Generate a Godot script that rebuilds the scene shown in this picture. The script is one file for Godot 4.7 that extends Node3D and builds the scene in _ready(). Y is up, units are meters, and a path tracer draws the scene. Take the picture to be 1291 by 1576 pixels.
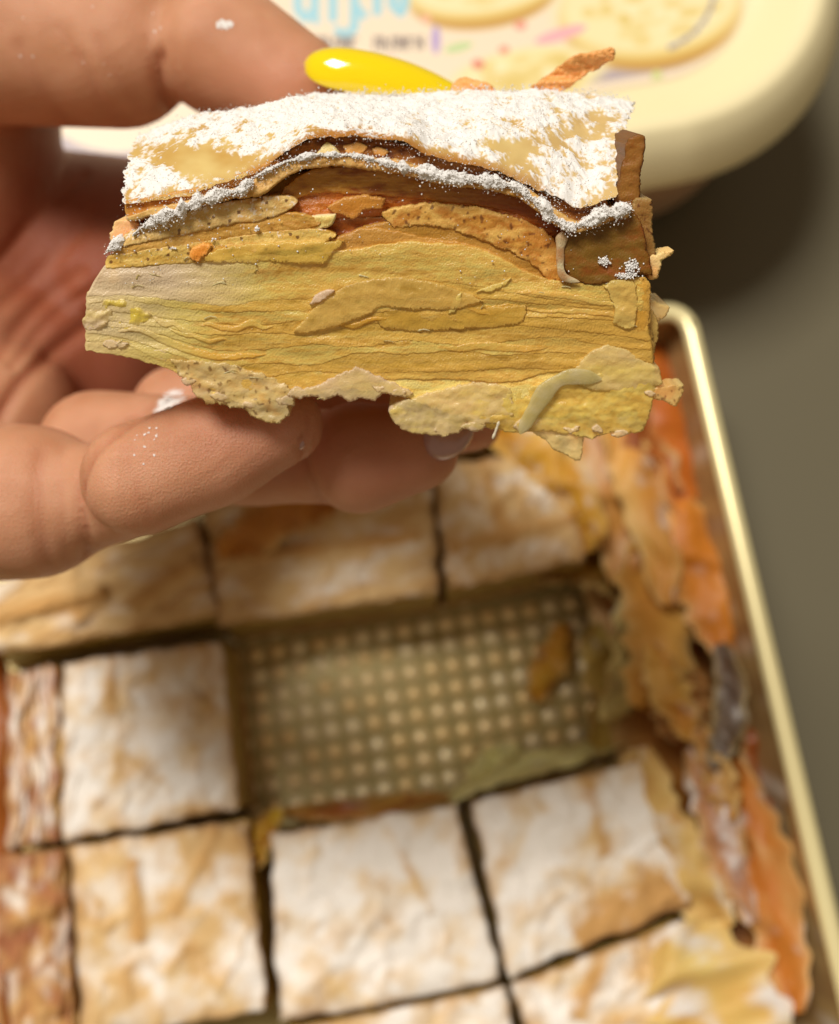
extends Node3D

# ---- camera geometry that the modelling helpers share (reference frame 1291 x 1576) ----
const PITCH := 77.0
const HEIGHT := 0.312
const FOCAL := 1690.0
var cam_pos := Vector3(0, HEIGHT, 0)
var cx := Vector3.RIGHT
var cy := Vector3.UP
var cz := Vector3.BACK

var rng := RandomNumberGenerator.new()
var na := FastNoiseLite.new()
var nb := FastNoiseLite.new()
var ncell := FastNoiseLite.new()
var M := {}
var used := {}

# slice frame
var so := Vector3.ZERO
var sx := Vector3.RIGHT
var sy := Vector3.UP
var sz := Vector3.BACK
const PX := 0.000074
var slice: Node3D


# ------------------------------------------------------------------ helpers
func lin(hex: String) -> Color:
	return Color(hex).srgb_to_linear()

func V(px: float, py: float, d: float) -> Vector3:
	return cam_pos + cx * ((px - 645.5) / FOCAL * d) - cy * ((py - 788.0) / FOCAL * d) - cz * d

func ray(px: float, py: float) -> Vector3:
	return cx * ((px - 645.5) / FOCAL) - cy * ((py - 788.0) / FOCAL) - cz

func T(px: float, py: float, h: float) -> Vector3:
	var r := ray(px, py)
	return cam_pos + r * ((h - HEIGHT) / r.y)

func L(px: float, py: float, zp: float) -> Vector3:
	var r := ray(px, py)
	var t := (so + sz * zp - cam_pos).dot(sz) / r.dot(sz)
	return cam_pos + r * t

func topx(w: Vector3) -> Vector2:
	var q := w - cam_pos
	var d := -q.dot(cz)
	return Vector2(645.5 + q.dot(cx) / d * FOCAL, 788.0 - q.dot(cy) / d * FOCAL)

func numbered(called: String) -> String:
	var n: int = used.get(called, 0)
	used[called] = n + 1
	return called if n == 0 else "%s_%03d" % [called, n]

func thing(called: String, label: String, category: String, at: Vector3, group := "") -> Node3D:
	var o := Node3D.new()
	o.name = numbered(called)
	add_child(o)
	o.position = at
	o.set_meta("label", label)
	o.set_meta("category", category)
	if group != "":
		o.set_meta("group", group)
	return o

func put(called: String, mesh: Mesh, mat: Material, parent: Node3D, label := "") -> MeshInstance3D:
	var o := MeshInstance3D.new()
	o.name = called
	o.mesh = mesh
	o.material_override = mat
	parent.add_child(o, true)
	if label != "":
		o.set_meta("label", label)
	return o

func cat(p: Array, t: float) -> Vector2:
	# Catmull-Rom through p, t in 0..1 by point index
	var n := p.size() - 1
	var f := clampf(t, 0.0, 1.0) * n
	var i := mini(int(f), n - 1)
	f -= i
	var a: Vector2 = p[maxi(i - 1, 0)]
	var b: Vector2 = p[i]
	var c: Vector2 = p[i + 1]
	var d: Vector2 = p[mini(i + 2, n)]
	return b.cubic_interpolate(c, a, d, f)

func curve(flat: Array, n: int) -> PackedVector2Array:
	# even points along a smooth line given as x, y, x, y ...
	var p := []
	for i in range(0, flat.size(), 2):
		p.append(Vector2(flat[i], flat[i + 1]))
	var fine := PackedVector2Array()
	var acc := PackedFloat32Array()
	var m := 24 * (p.size() - 1)
	var s := 0.0
	for i in m + 1:
		var q := cat(p, float(i) / m)
		if i > 0:
			s += q.distance_to(fine[i - 1])
		fine.append(q)
		acc.append(s)
	var out := PackedVector2Array()
	var j := 0
	for i in n:
		var w := s * i / float(n - 1)
		while j < m - 1 and acc[j + 1] < w:
			j += 1
		var e := acc[j + 1] - acc[j]
		out.append(fine[j].lerp(fine[j + 1], 0.0 if e < 1e-9 else (w - acc[j]) / e))
	return out

func grid_mesh(v: PackedVector3Array, col: PackedColorArray, nu: int, nv: int, closed_v := false, origin := Vector3.ZERO, into: ArrayMesh = null, uv := PackedVector2Array()) -> ArrayMesh:
	# v[i * nv + j]; smooth normals; flips itself so that normals look away from the middle
	var idx := PackedInt32Array()
	var nj := nv if closed_v else nv - 1
	idx.resize((nu - 1) * nj * 6)
	var k := 0
	for i in nu - 1:
		for j in nj:
			var j2 := (j + 1) % nv
			var a := i * nv + j
			var b := i * nv + j2
			var c := (i + 1) * nv + j
			var d := (i + 1) * nv + j2
			idx[k] = a; idx[k + 1] = b; idx[k + 2] = c
			idx[k + 3] = b; idx[k + 4] = d; idx[k + 5] = c
			k += 6
	return tri_mesh(v, col, idx, origin, into, uv)

func tri_mesh(v: PackedVector3Array, col: PackedColorArray, idx: PackedInt32Array, origin: Vector3, into: ArrayMesh = null, uv := PackedVector2Array()) -> ArrayMesh:
	var n := PackedVector3Array()
	n.resize(v.size())
	var mid := Vector3.ZERO
	for p in v:
		mid += p
	mid /= maxi(1, v.size())
	for t in range(0, idx.size(), 3):
		var a := idx[t]
		var b := idx[t + 1]
		var c := idx[t + 2]
		var f := (v[c] - v[a]).cross(v[b] - v[a])
		n[a] += f; n[b] += f; n[c] += f
	var side := 0.0
	for i in range(0, v.size(), 3):
		side += n[i].dot(v[i] - mid)
	var flip := side < 0.0
	if flip:
		for t in range(0, idx.size(), 3):
			var s := idx[t + 1]
			idx[t + 1] = idx[t + 2]
			idx[t + 2] = s
	var w := v.duplicate()
	for i in v.size():
		w[i] = v[i] - origin
		n[i] = (-n[i] if flip else n[i]).normalized()
		if n[i].length_squared() < 0.5:
			n[i] = Vector3.UP
	var arr := []
	arr.resize(Mesh.ARRAY_MAX)
	arr[Mesh.ARRAY_VERTEX] = w
	arr[Mesh.ARRAY_NORMAL] = n
	if col.size() == v.size():
		arr[Mesh.ARRAY_COLOR] = col
	if uv.size() == v.size():
		arr[Mesh.ARRAY_TEX_UV] = uv
	arr[Mesh.ARRAY_INDEX] = idx
	var mesh := into if into else ArrayMesh.new()
	mesh.add_surface_from_arrays(Mesh.PRIMITIVE_TRIANGLES, arr)
	return mesh

func tube(path: PackedVector3Array, radii: PackedFloat32Array, nv: int, flat := 1.0, updir := Vector3.UP, rough := 0.0) -> Array:
	# returns [verts, nu, nv]
	var v := PackedVector3Array()
	var nu := path.size()
	for i in nu:
		var t := (path[mini(i + 1, nu - 1)] - path[maxi(i - 1, 0)]).normalized()
		var side := t.cross(updir).normalized()
		var up := side.cross(t).normalized()
		for j in nv:
			var a := TAU * j / nv
			var p := path[i] + side * (cos(a) * radii[i]) + up * (sin(a) * radii[i] * flat)
			if rough > 0.0:
				p += (p - path[i]) * (na.get_noise_3d(p.x * 9000.0, p.y * 9000.0, p.z * 9000.0) * rough)
			v.append(p)
	return [v, nu, nv]

func noise_tex(freq: float, size: int, seed_: int, kind := FastNoiseLite.TYPE_SIMPLEX_SMOOTH, oct := 4) -> NoiseTexture2D:
	var n := FastNoiseLite.new()
	n.noise_type = kind
	n.frequency = freq
	n.seed = seed_
	n.fractal_octaves = oct
	var t := NoiseTexture2D.new()
	t.width = size
	t.height = size
	t.seamless = true
	t.noise = n
	return t

func vmat(rough: float, spec := 0.5, sss := 0.0, bump: Texture2D = null, bump_mm := 0.0, tile_mm := 10.0) -> StandardMaterial3D:
	var m := StandardMaterial3D.new()
	m.vertex_color_use_as_albedo = true
	m.roughness = rough
	m.metallic_specular = spec
	if sss > 0.0:
		m.subsurf_scatter_enabled = true
		m.subsurf_scatter_strength = sss
	if bump:
		m.heightmap_enabled = true
		m.heightmap_texture = bump
		m.heightmap_scale = bump_mm * 0.1
		m.uv1_triplanar = true
		m.uv1_world_triplanar = true
		m.uv1_scale = Vector3.ONE * (1000.0 / tile_mm)
	return m

func cmat(hex: String, rough: float, metal := 0.0, spec := 0.5) -> StandardMaterial3D:
	var m := StandardMaterial3D.new()
	m.albedo_color = Color(hex)
	m.roughness = rough
	m.metallic = metal
	m.metallic_specular = spec
	return m

func fb(x: float, y: float, z := 0.0) -> float:
	return na.get_noise_3d(x, y, z)


# ------------------------------------------------------------------ light and lens
func setup() -> void:
	rng.seed = 7
	na.noise_type = FastNoiseLite.TYPE_SIMPLEX_SMOOTH
	na.frequency = 1.0
	na.fractal_octaves = 3
	na.seed = 3
	nb.noise_type = FastNoiseLite.TYPE_SIMPLEX_SMOOTH
	nb.frequency = 1.0
	nb.fractal_octaves = 1
	nb.seed = 11
	ncell.noise_type = FastNoiseLite.TYPE_CELLULAR
	ncell.frequency = 1.0
	ncell.fractal_octaves = 1
	ncell.seed = 5
	var basis_cam := Basis(Vector3.RIGHT, deg_to_rad(-PITCH))
	cx = basis_cam.x; cy = basis_cam.y; cz = basis_cam.z
	var cam := Camera3D.new()
	cam.name = "camera"
	add_child(cam)
	cam.transform = Transform3D(basis_cam, cam_pos)
	var at := CameraAttributesPhysical.new()
	at.frustum_focal_length = 12.0 / (788.0 / FOCAL)
	at.frustum_focus_distance = 0.127
	at.frustum_near = 0.01
	at.frustum_far = 20.0
	at.exposure_aperture = 10.4
	cam.attributes = at
	cam.current = true

	var env := Environment.new()
	env.background_mode = Environment.BG_COLOR
	env.background_color = Color(0.76, 0.68, 0.57)
	env.background_energy_multiplier = 0.4
	env.tonemap_mode = Environment.TONE_MAPPER_LINEAR
	env.tonemap_exposure = 1.18
	env.sdfgi_enabled = true
	env.ssao_enabled = true
	env.ssil_enabled = true
	var we := WorldEnvironment.new()
	we.name = "surroundings"
	we.environment = env
	add_child(we)

	# the window that lights the table, out of the frame to the upper left
	var win := AreaLight3D.new()
	win.name = "window_light"
	win.area_size = Vector2(1.1, 1.3)
	win.light_energy = 13.6
	win.light_color = Color(1.0, 0.985, 0.96)
	win.area_range = 6.0
	win.shadow_enabled = true
	add_child(win)
	var from := Vector3(-1.15, 3.5, -1.3)
	win.look_at_from_position(from, Vector3(0.02, 0.1, -0.06), Vector3.UP)

	# slice frame
	so = V(562, 330, 0.125)
	var tilt := deg_to_rad(22.0)
	sx = cx
	sy = cy * cos(tilt) + cz * sin(tilt)
	sz = -cy * sin(tilt) + cz * cos(tilt)

	var fine := noise_tex(0.03, 512, 21)
	var grainy := noise_tex(0.09, 512, 22)
	var wet := noise_tex(0.028, 512, 31, FastNoiseLite.TYPE_SIMPLEX_SMOOTH, 3)
	var skinb := noise_tex(0.05, 512, 23, FastNoiseLite.TYPE_CELLULAR, 3)
	M.skin = vmat(0.46, 0.42, 0.2, skinb, 0.14, 7.0)
	M.apple = vmat(0.28, 0.6, 0.0, wet, 0.07, 4.0)
	M.dough = vmat(0.24, 0.55, 0.0, wet, 0.08, 4.0)
	M.crust = vmat(0.5, 0.45, 0.1, fine, 0.06, 5.0)
	M.apple.transparency = BaseMaterial3D.TRANSPARENCY_ALPHA
	M.apple.albedo_color = Color(1, 1, 1, 0.66)
	M.dough.roughness = 0.28
	M.flake = vmat(0.26, 0.6, 0.0, wet, 0.05, 4.0)
	M.flake.transparency = BaseMaterial3D.TRANSPARENCY_ALPHA
	M.flake.albedo_color = Color(1, 1, 1, 0.62)
	M.flake.backlight_enabled = true
	M.flake.backlight = Color(0.5, 0.45, 0.32)
	M.sugar = vmat(1.0, 0.1, 0.0, grainy, 0.05, 3.0)
	M.top = vmat(0.8, 0.3, 0.0, grainy, 0.03, 3.0)
	M.pastry = vmat(0.6, 0.4, 0.0, fine, 0.25, 12.0)
	M.phyllo = vmat(0.48, 0.45, 0.08, fine, 0.1, 14.0)
	M.phyllo.backlight_enabled = true
	M.phyllo.backlight = Color(0.5, 0.4, 0.25)
	M.pan = vmat(0.36, 0.5, 0.0, fine, 0.05, 25.0)
	M.pan.metallic = 0.3
	M.rim = cmat("f2e4ac", 0.32, 0.35, 0.5)
	M.counter = cmat("67604c", 0.34, 0.0, 0.4)
	M.tub = cmat("efe2b4", 0.38, 0.0, 0.5)
	M.nail = cmat("f2d400", 0.12, 0.0, 0.5)
	M.nail.clearcoat_enabled = true
	M.nail.clearcoat = 1.0
	M.nail.clearcoat_roughness = 0.03
	M.nail2 = cmat("b98f8c", 0.12, 0.0, 0.5)
	M.nail2.clearcoat_enabled = true
	M.nail2.clearcoat = 0.8
	M.nail2.clearcoat_roughness = 0.05


# ------------------------------------------------------------------ counter, tray, tub
var tray_o: Vector3
var tr: Vector3
var tf: Vector3

func counter() -> void:
	var m := BoxMesh.new()
	m.size = Vector3(2.4, 0.03, 2.4)
	var o := put("counter", m, M.counter, self)
	o.position = Vector3(0.1, -0.0175, 0.2)
	o.set_meta("kind", "structure")
	o.set_meta("label", "dark olive grey counter top under tray and tub")

func TW(a: float, b: float, h: float) -> Vector3:
	# tray frame: a metres left of the right rim, b metres towards the viewer from the far rim
	return tray_o - tr * a + tf * b + Vector3.UP * h

func tray() -> void:
	tray_o = T(1056, 474, 0.042)
	tray_o.y = 0.0
	var p2 := T(1283, 1440, 0.042)
	p2.y = 0.0
	tf = (p2 - tray_o).normalized()
	tr = tf.cross(Vector3.UP).normalized()
	if tr.x < 0.0:
		tr = -tr
	var W := 0.30
	var D := 0.36
	var root := thing("baking_tray", "rectangular pale metal baking tray with dimpled floor and bright rolled rim", "tray", TW(W * 0.5, D * 0.5, 0.0))
	var og := root.position
	# floor
	var v := PackedVector3Array()
	var c := PackedColorArray()
	var n := 60
	for i in n + 1:
		for j in n + 1:
			var p := TW(0.014 + (W - 0.028) * i / n, 0.014 + (D - 0.028) * j / n, 0.0)
			v.append(p)
			var k := fb(p.x * 40.0, p.z * 40.0)
			c.append(lin("a4935e").lerp(lin("b4a268"), clampf(k + 0.5, 0, 1)))
	put("pan_floor", grid_mesh(v, c, n + 1, n + 1, false, og), M.pan, root)
	# dimples: one shared shallow dome, only where the floor lies bare
	var dome := PackedVector3Array()
	var dc := [PackedColorArray(), PackedColorArray(), PackedColorArray()]
	var tones := ["ffe6ae", "f6d99a", "ffeec0"]
	for i in 5:
		for j in 13:
			var r := 0.0026 * (1.0 - i / 4.0)
			var hgt := 0.0011 * (1.0 - pow(1.0 - i / 4.0, 2.0))
			var a := TAU * j / 12.0
			dome.append(Vector3(cos(a) * r, hgt - 0.0002, sin(a) * r))
			for t in 3:
				dc[t].append(lin(tones[t]))
	var dm := []
	for t in 3:
		dm.append(grid_mesh(dome, dc[t], 5, 13))
	var o0 := T(386, 958, 0.0)
	var pitch := 0.0061
	for r in 15:
		for q in 22:
			var p := o0 + tr * (pitch * (q - 1)) + tf * (pitch * (r - 1.5))
			var s := topx(p)
			if s.x < 352.0 or s.y < 918.0 or s.x > 985.0 or s.y > 1262.0 + (s.x - 400.0) * -0.14:
				continue
			var o := put("dimple", dm[rng.randi() % 3], M.pan, root)
			o.position = p - og
			o.rotation.y = rng.randf() * TAU
	# walls lean out; each a slab with thickness
	var corners_in := [Vector2(0.012, 0.012), Vector2(W - 0.012, 0.012), Vector2(W - 0.012, D - 0.012), Vector2(0.012, D - 0.012)]
	var corners_out := [Vector2(0.0, 0.0), Vector2(W, 0.0), Vector2(W, D), Vector2(0.0, D)]
	for k in 4:
		var a0: Vector2 = corners_in[k]
		var a1: Vector2 = corners_in[(k + 1) % 4]
		var b0: Vector2 = corners_out[k]
		var b1: Vector2 = corners_out[(k + 1) % 4]
		var outw := Vector2((b0 + b1 - a0 - a1).x, (b0 + b1 - a0 - a1).y).normalized() * 0.0009
		v = PackedVector3Array()
		c = PackedColorArray()
		var nn := 90
		for i in nn + 1:
			var t := float(i) / nn
			for j in 14:
				var f := j / 6.0 if j < 7 else (13 - j) / 6.0
				var q := a0.lerp(a1, t).lerp(b0.lerp(b1, t), f)
				if j >= 7:
					q += outw
				var p := TW(q.x, q.y, -0.0008 + 0.041 * f)
				v.append(p)
				var k1 := fb(p.x * 160.0, p.y * 260.0, p.z * 160.0)
				var col := lin("b0925f").lerp(lin("8c6a42"), clampf(0.5 + k1, 0, 1))
				var k2 := fb(p.x * 420.0 + 9.0, p.y * 420.0, p.z * 420.0)
				if k2 > 0.28 and j < 7:
					col = col.lerp(lin("d9cdbb"), clampf((k2 - 0.28) * 4.0, 0, 0.8))
				c.append(col)
		put("tray_wall", grid_mesh(v, c, nn + 1, 14, true, og), M.pan, root)
	# rolled rim
	var path := PackedVector3Array()
	var rad := PackedFloat32Array()
	var rr := 0.006
	for k in 4:
		var cc: Vector2 = corners_out[k]
		var inward := Vector2(signf(W * 0.5 - cc.x), signf(D * 0.5 - cc.y)) * rr
		var ctr := cc + inward
		var a0 := [180.0, 270.0, 0.0, 90.0][k] as float
		var sgn := 1.0
		for s in 7:
			var a := deg_to_rad(a0 + 90.0 * s / 6.0 * sgn)
			# order runs right-far, left-far, left-near, right-near
			var dirv := Vector2(cos(a), sin(a))
			var q := ctr + Vector2(dirv.x, dirv.y) * rr
			path.append(TW(q.x, q.y, 0.0415))
			rad.append(0.0023)
		var nxt: Vector2 = corners_out[(k + 1) % 4]
		var steps := 12
		for s in range(1, steps):
			var q0 := ctr + Vector2(cos(deg_to_rad(a0 + 90.0)), sin(deg_to_rad(a0 + 90.0))) * rr
			var inn := Vector2(signf(W * 0.5 - nxt.x), signf(D * 0.5 - nxt.y)) * rr
			var q1 := nxt + inn + Vector2(cos(deg_to_rad(a0 + 90.0)), sin(deg_to_rad(a0 + 90.0))) * rr
			var q := q0.lerp(q1, s / float(steps))
			path.append(TW(q.x, q.y, 0.0415))
			rad.append(0.0023)
	path.append(path[0])
	rad.append(rad[0])
	path.append(path[1])
	rad.append(rad[1])
	var tb := tube(path, rad, 14, 0.8)
	put("rolled_rim", grid_mesh(tb[0], PackedColorArray(), tb[1], tb[2], true, og), M.rim, root)

const LID_H := 0.060

func rrect(hx: float, hy: float, r: float, n: int) -> Array:
	# [point, outward normal] round a rounded rectangle
	var out := []
	for k in 4:
		var sxx: float = [1.0, -1.0, -1.0, 1.0][k]
		var syy: float = [1.0, 1.0, -1.0, -1.0][k]
		for s in n + 1:
			var a := deg_to_rad(90.0 * k + 90.0 * s / n)
			var nrm := Vector2(cos(a), sin(a))
			out.append([Vector2(sxx * (hx - r), syy * (hy - r)) + nrm * r, nrm])
	return out

func tub() -> void:
	# label right edge and near edge as seen in the reference; yaw 3.5 degrees
	var yaw := deg_to_rad(11.0)
	var ux := Vector3(cos(yaw), 0, -sin(yaw))
	var uf := Vector3(sin(yaw), 0, cos(yaw))
	var hx := 0.098
	var hy := 0.066
	var r := 0.03
	var cc := T(972, -28, LID_H)
	var ctr := cc - ux * (hx - r) - uf * (hy - r)
	ctr.y = 0.0
	var root := thing("plastic_tub", "cream plastic tub with printed lid showing round golden cakes", "tub", Vector3(ctr.x, 0, ctr.z))
	var ring := rrect(hx, hy, r, 16)
	ring.append(ring[0])
	var prof := [[-0.001, 0.0], [0.002, 0.0003], [0.006, 0.002], [0.012, 0.0065], [0.0145, 0.0082], [0.017, 0.0088], [0.0195, 0.0080], [0.0235, 0.003], [0.0262, -0.003], [0.027, -0.0055], [0.0262, -0.0068], [0.0235, -0.0066], [0.0225, -0.005]]
	var v := PackedVector3Array()
	for e in ring:
		for q in prof:
			var p2: Vector2 = e[0] + e[1] * q[0]
			v.append(ctr + ux * p2.x + uf * p2.y + Vector3.UP * (LID_H + q[1]))
	put("lid_rim", grid_mesh(v, PackedColorArray(), ring.size(), prof.size(), false, root.position), M.tub, root)
	# walls of the tub
	var wall := [[0.022, -0.006], [0.0205, -0.012], [0.017, -0.03], [0.012, -0.054], [0.009, -0.0585], [0.0, -0.0592]]
	v = PackedVector3Array()
	for e in ring:
		for q in wall:
			var p2: Vector2 = e[0] + e[1] * q[0]
			v.append(ctr + ux * p2.x + uf * p2.y + Vector3.UP * (LID_H + q[1]))
	var wm := cmat("c9a583", 0.4)
	put("tub_wall", grid_mesh(v, PackedColorArray(), ring.size(), wall.size(), false, root.position), wm, root)
	# printed label
	var lm := StandardMaterial3D.new()
	lm.albedo_texture = label_print(ctr, ux, uf, hx, hy)
	lm.roughness = 0.42
	v = PackedVector3Array()
	var uv := PackedVector2Array()
	for e in ring:
		for k in 2:
			var p2: Vector2 = (e[0] + e[1] * 0.0005) if k == 0 else Vector2.ZERO
			v.append(ctr + ux * p2.x + uf * p2.y + Vector3.UP * (LID_H + 0.0004))
			uv.append(Vector2(p2.x / hx * 0.5 + 0.5, p2.y / hy * 0.5 + 0.5))
	put("printed_label", grid_mesh(v, PackedColorArray(), ring.size(), 2, false, root.position, null, uv), lm, root)

var pim: Image
var pmap: Callable

func dab(px: float, py: float, rx: float, ry: float, ang: float, col: Color, soft := 0.15, alpha := 1.0) -> void:
	# a soft ellipse of print
	var c: Vector2 = pmap.call(px, py)
	var c2: Vector2 = pmap.call(px + rx, py)
	var k := c.distance_to(c2) / rx
	var R := maxf(rx, ry) * k * (1.0 + soft)
	for y in range(maxi(0, int(c.y - R)), mini(pim.get_height(), int(c.y + R) + 1)):
		for x in range(maxi(0, int(c.x - R)), mini(pim.get_width(), int(c.x + R) + 1)):
			var q := (Vector2(x, y) - c).rotated(-ang) / k
			var d := Vector2(q.x / rx, q.y / ry).length()
			var a := clampf((1.0 + soft - d) / (soft + 0.001), 0.0, 1.0) * alpha
			if a > 0.0:
				pim.set_pixel(x, y, pim.get_pixel(x, y).lerp(col, a))

func stroke(pts: Array, w: float, col: Color) -> void:
	for i in range(0, pts.size() - 2, 2):
		var a := Vector2(pts[i], pts[i + 1])
		var b := Vector2(pts[i + 2], pts[i + 3])
		var n := maxi(2, int(a.distance_to(b) / (w * 0.35)))
		for s in n + 1:
			var p := a.lerp(b, s / float(n))
			dab(p.x, p.y, w, w, 0.0, col, 0.1)

func label_print(ctr: Vector3, ux: Vector3, uf: Vector3, hx: float, hy: float) -> ImageTexture:
	var w := 1200
	var h := 808
	pim = Image.create(w, h, false, Image.FORMAT_RGB8)
	pim.fill(Color("efdcc0"))
	pmap = func(px: float, py: float) -> Vector2:
		var q := T(px, py, LID_H) - ctr
		return Vector2((q.dot(ux) / hx * 0.5 + 0.5) * w, (q.dot(uf) / hy * 0.5 + 0.5) * h)
	# lilac band along the near edge and round the right corner
	var e := rrect(hx - 0.0035, hy - 0.0035, 0.0265, 10)
	var lil := Color("b5a6a8")
	for i in e.size():
		var a: Vector2 = e[i][0]
		var b: Vector2 = e[(i + 1) % e.size()][0]
		var n := maxi(1, int(a.distance_to(b) / 0.0008))
		for s in n:
			var p := a.lerp(b, s / float(n))
			var q := Vector2((p.x / hx * 0.5 + 0.5) * w, (p.y / hy * 0.5 + 0.5) * h)
			pim.fill_rect(Rect2i(int(q.x) - 11, int(q.y) - 11, 22, 22), lil)
	# cakes
	for k in [[745, -25, 108, 62], [1000, 10, 128, 92], [810, 125, 105, 50], [520, -170, 120, 80], [860, -190, 120, 80]]:
		var pale := Color("f0e2ae") if k[1] < 100 else Color("efe0a6")
		if k[1] < 100:
			dab(k[0], k[1] + 14, k[2] * 1.02, k[3] * 0.98, 0, Color("c79a4c"), 0.12)
			dab(k[0], k[1] + 4, k[2] * 1.03, k[3] * 0.92, 0, Color("dcb75a"), 0.12)
		dab(k[0], k[1] - 6, k[2], k[3] * 0.85, 0, pale, 0.3)
		for s in 40:
			var a := rng.randf() * TAU
			var rr := sqrt(rng.randf()) * 0.8
			dab(k[0] + cos(a) * rr * k[2], k[1] - 6 + sin(a) * rr * k[3] * 0.8, 6 + rng.randf() * 12, 4 + rng.randf() * 6, 0, [Color("f7edc6"), Color("e4cf86"), Color("dcc06a")][rng.randi() % 3], 0.6, 0.5)
	# confetti
	for k in [[670, 62, 7, 24, 0.2, "b9a2cc"], [705, 74, 22, 8, -0.1, "c3d59a"], [862, 54, 40, 10, -0.15, "eeb0b4"], [735, 100, 9, 8, 0.2, "dd7f6a"], [775, 78, 8, 7, 0, "e39a80"], [1005, 168, 11, 10, 0, "d96a5c"], [800, 40, 9, 8, 0, "e59a86"], [1010, 120, 8, 12, 0.3, "cfd48c"], [960, 150, 8, 8, 0, "e8a090"], [655, 30, 8, 7, 0, "e9b090"], [560, 110, 9, 8, 0.4, "e0907a"], [640, 120, 12, 6, 0.3, "c3d59a"], [600, 95, 9, 8, 0, "eeb0b4"]]:
		dab(k[0], k[1], k[2], k[3], k[4], Color(k[5]), 0.12)
	# blue lettering whose lower ends show, and the dark small line under it
	var blue := Color("9fd0dc")
	stroke([458, -60, 458, 16, 470, 30, 484, 16, 484, -60], 7, blue)
	stroke([484, 16, 486, 34], 6, blue)
	stroke([512, -60, 512, 30], 7, blue)
	stroke([545, -60, 545, 44, 532, 56, 520, 48], 7, blue)
	stroke([545, 5, 560, 26], 6, blue)
	stroke([580, -60, 580, 20], 7, blue)
	stroke([604, -60, 604, 10, 616, 22, 622, 8, 622, -60], 7, blue)
	var dark := Color("8a7a72")
	var x := 476.0
	for k in 13:
		if k == 6:
			x += 22.0
			continue
		stroke([x, 58, x, 76], 2.0, dark)
		if k % 3 != 2:
			stroke([x + 8, 58, x + 8, 76], 2.0, dark)
		if k % 2 == 0:
			stroke([x, 58, x + 8, 76], 1.8, dark)
		else:
			stroke([x, 60, x + 8, 60], 1.8, dark)
		x += 13.0
	# small grey print that runs round the right corner
	for s in 44:
		var a := deg_to_rad(-35.0 + s * 2.6)
		var c: Vector2 = Vector2(hx - 0.03, hy - 0.03) + Vector2(cos(a), sin(a)) * 0.0222
		var q := Vector2((c.x / hx * 0.5 + 0.5) * w, (c.y / hy * 0.5 + 0.5) * h)
		pim.fill_rect(Rect2i(int(q.x) - 3, int(q.y) - 5, 4 + s % 4, 9), Color("a39a9c"))
	return ImageTexture.create_from_image(pim)


# ------------------------------------------------------------------ the pieces in the tray
func bil(q: Array, u: float, t: float) -> Vector2:
	return (q[0] as Vector2).lerp(q[1], u).lerp((q[3] as Vector2).lerp(q[2], u), t)

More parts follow.
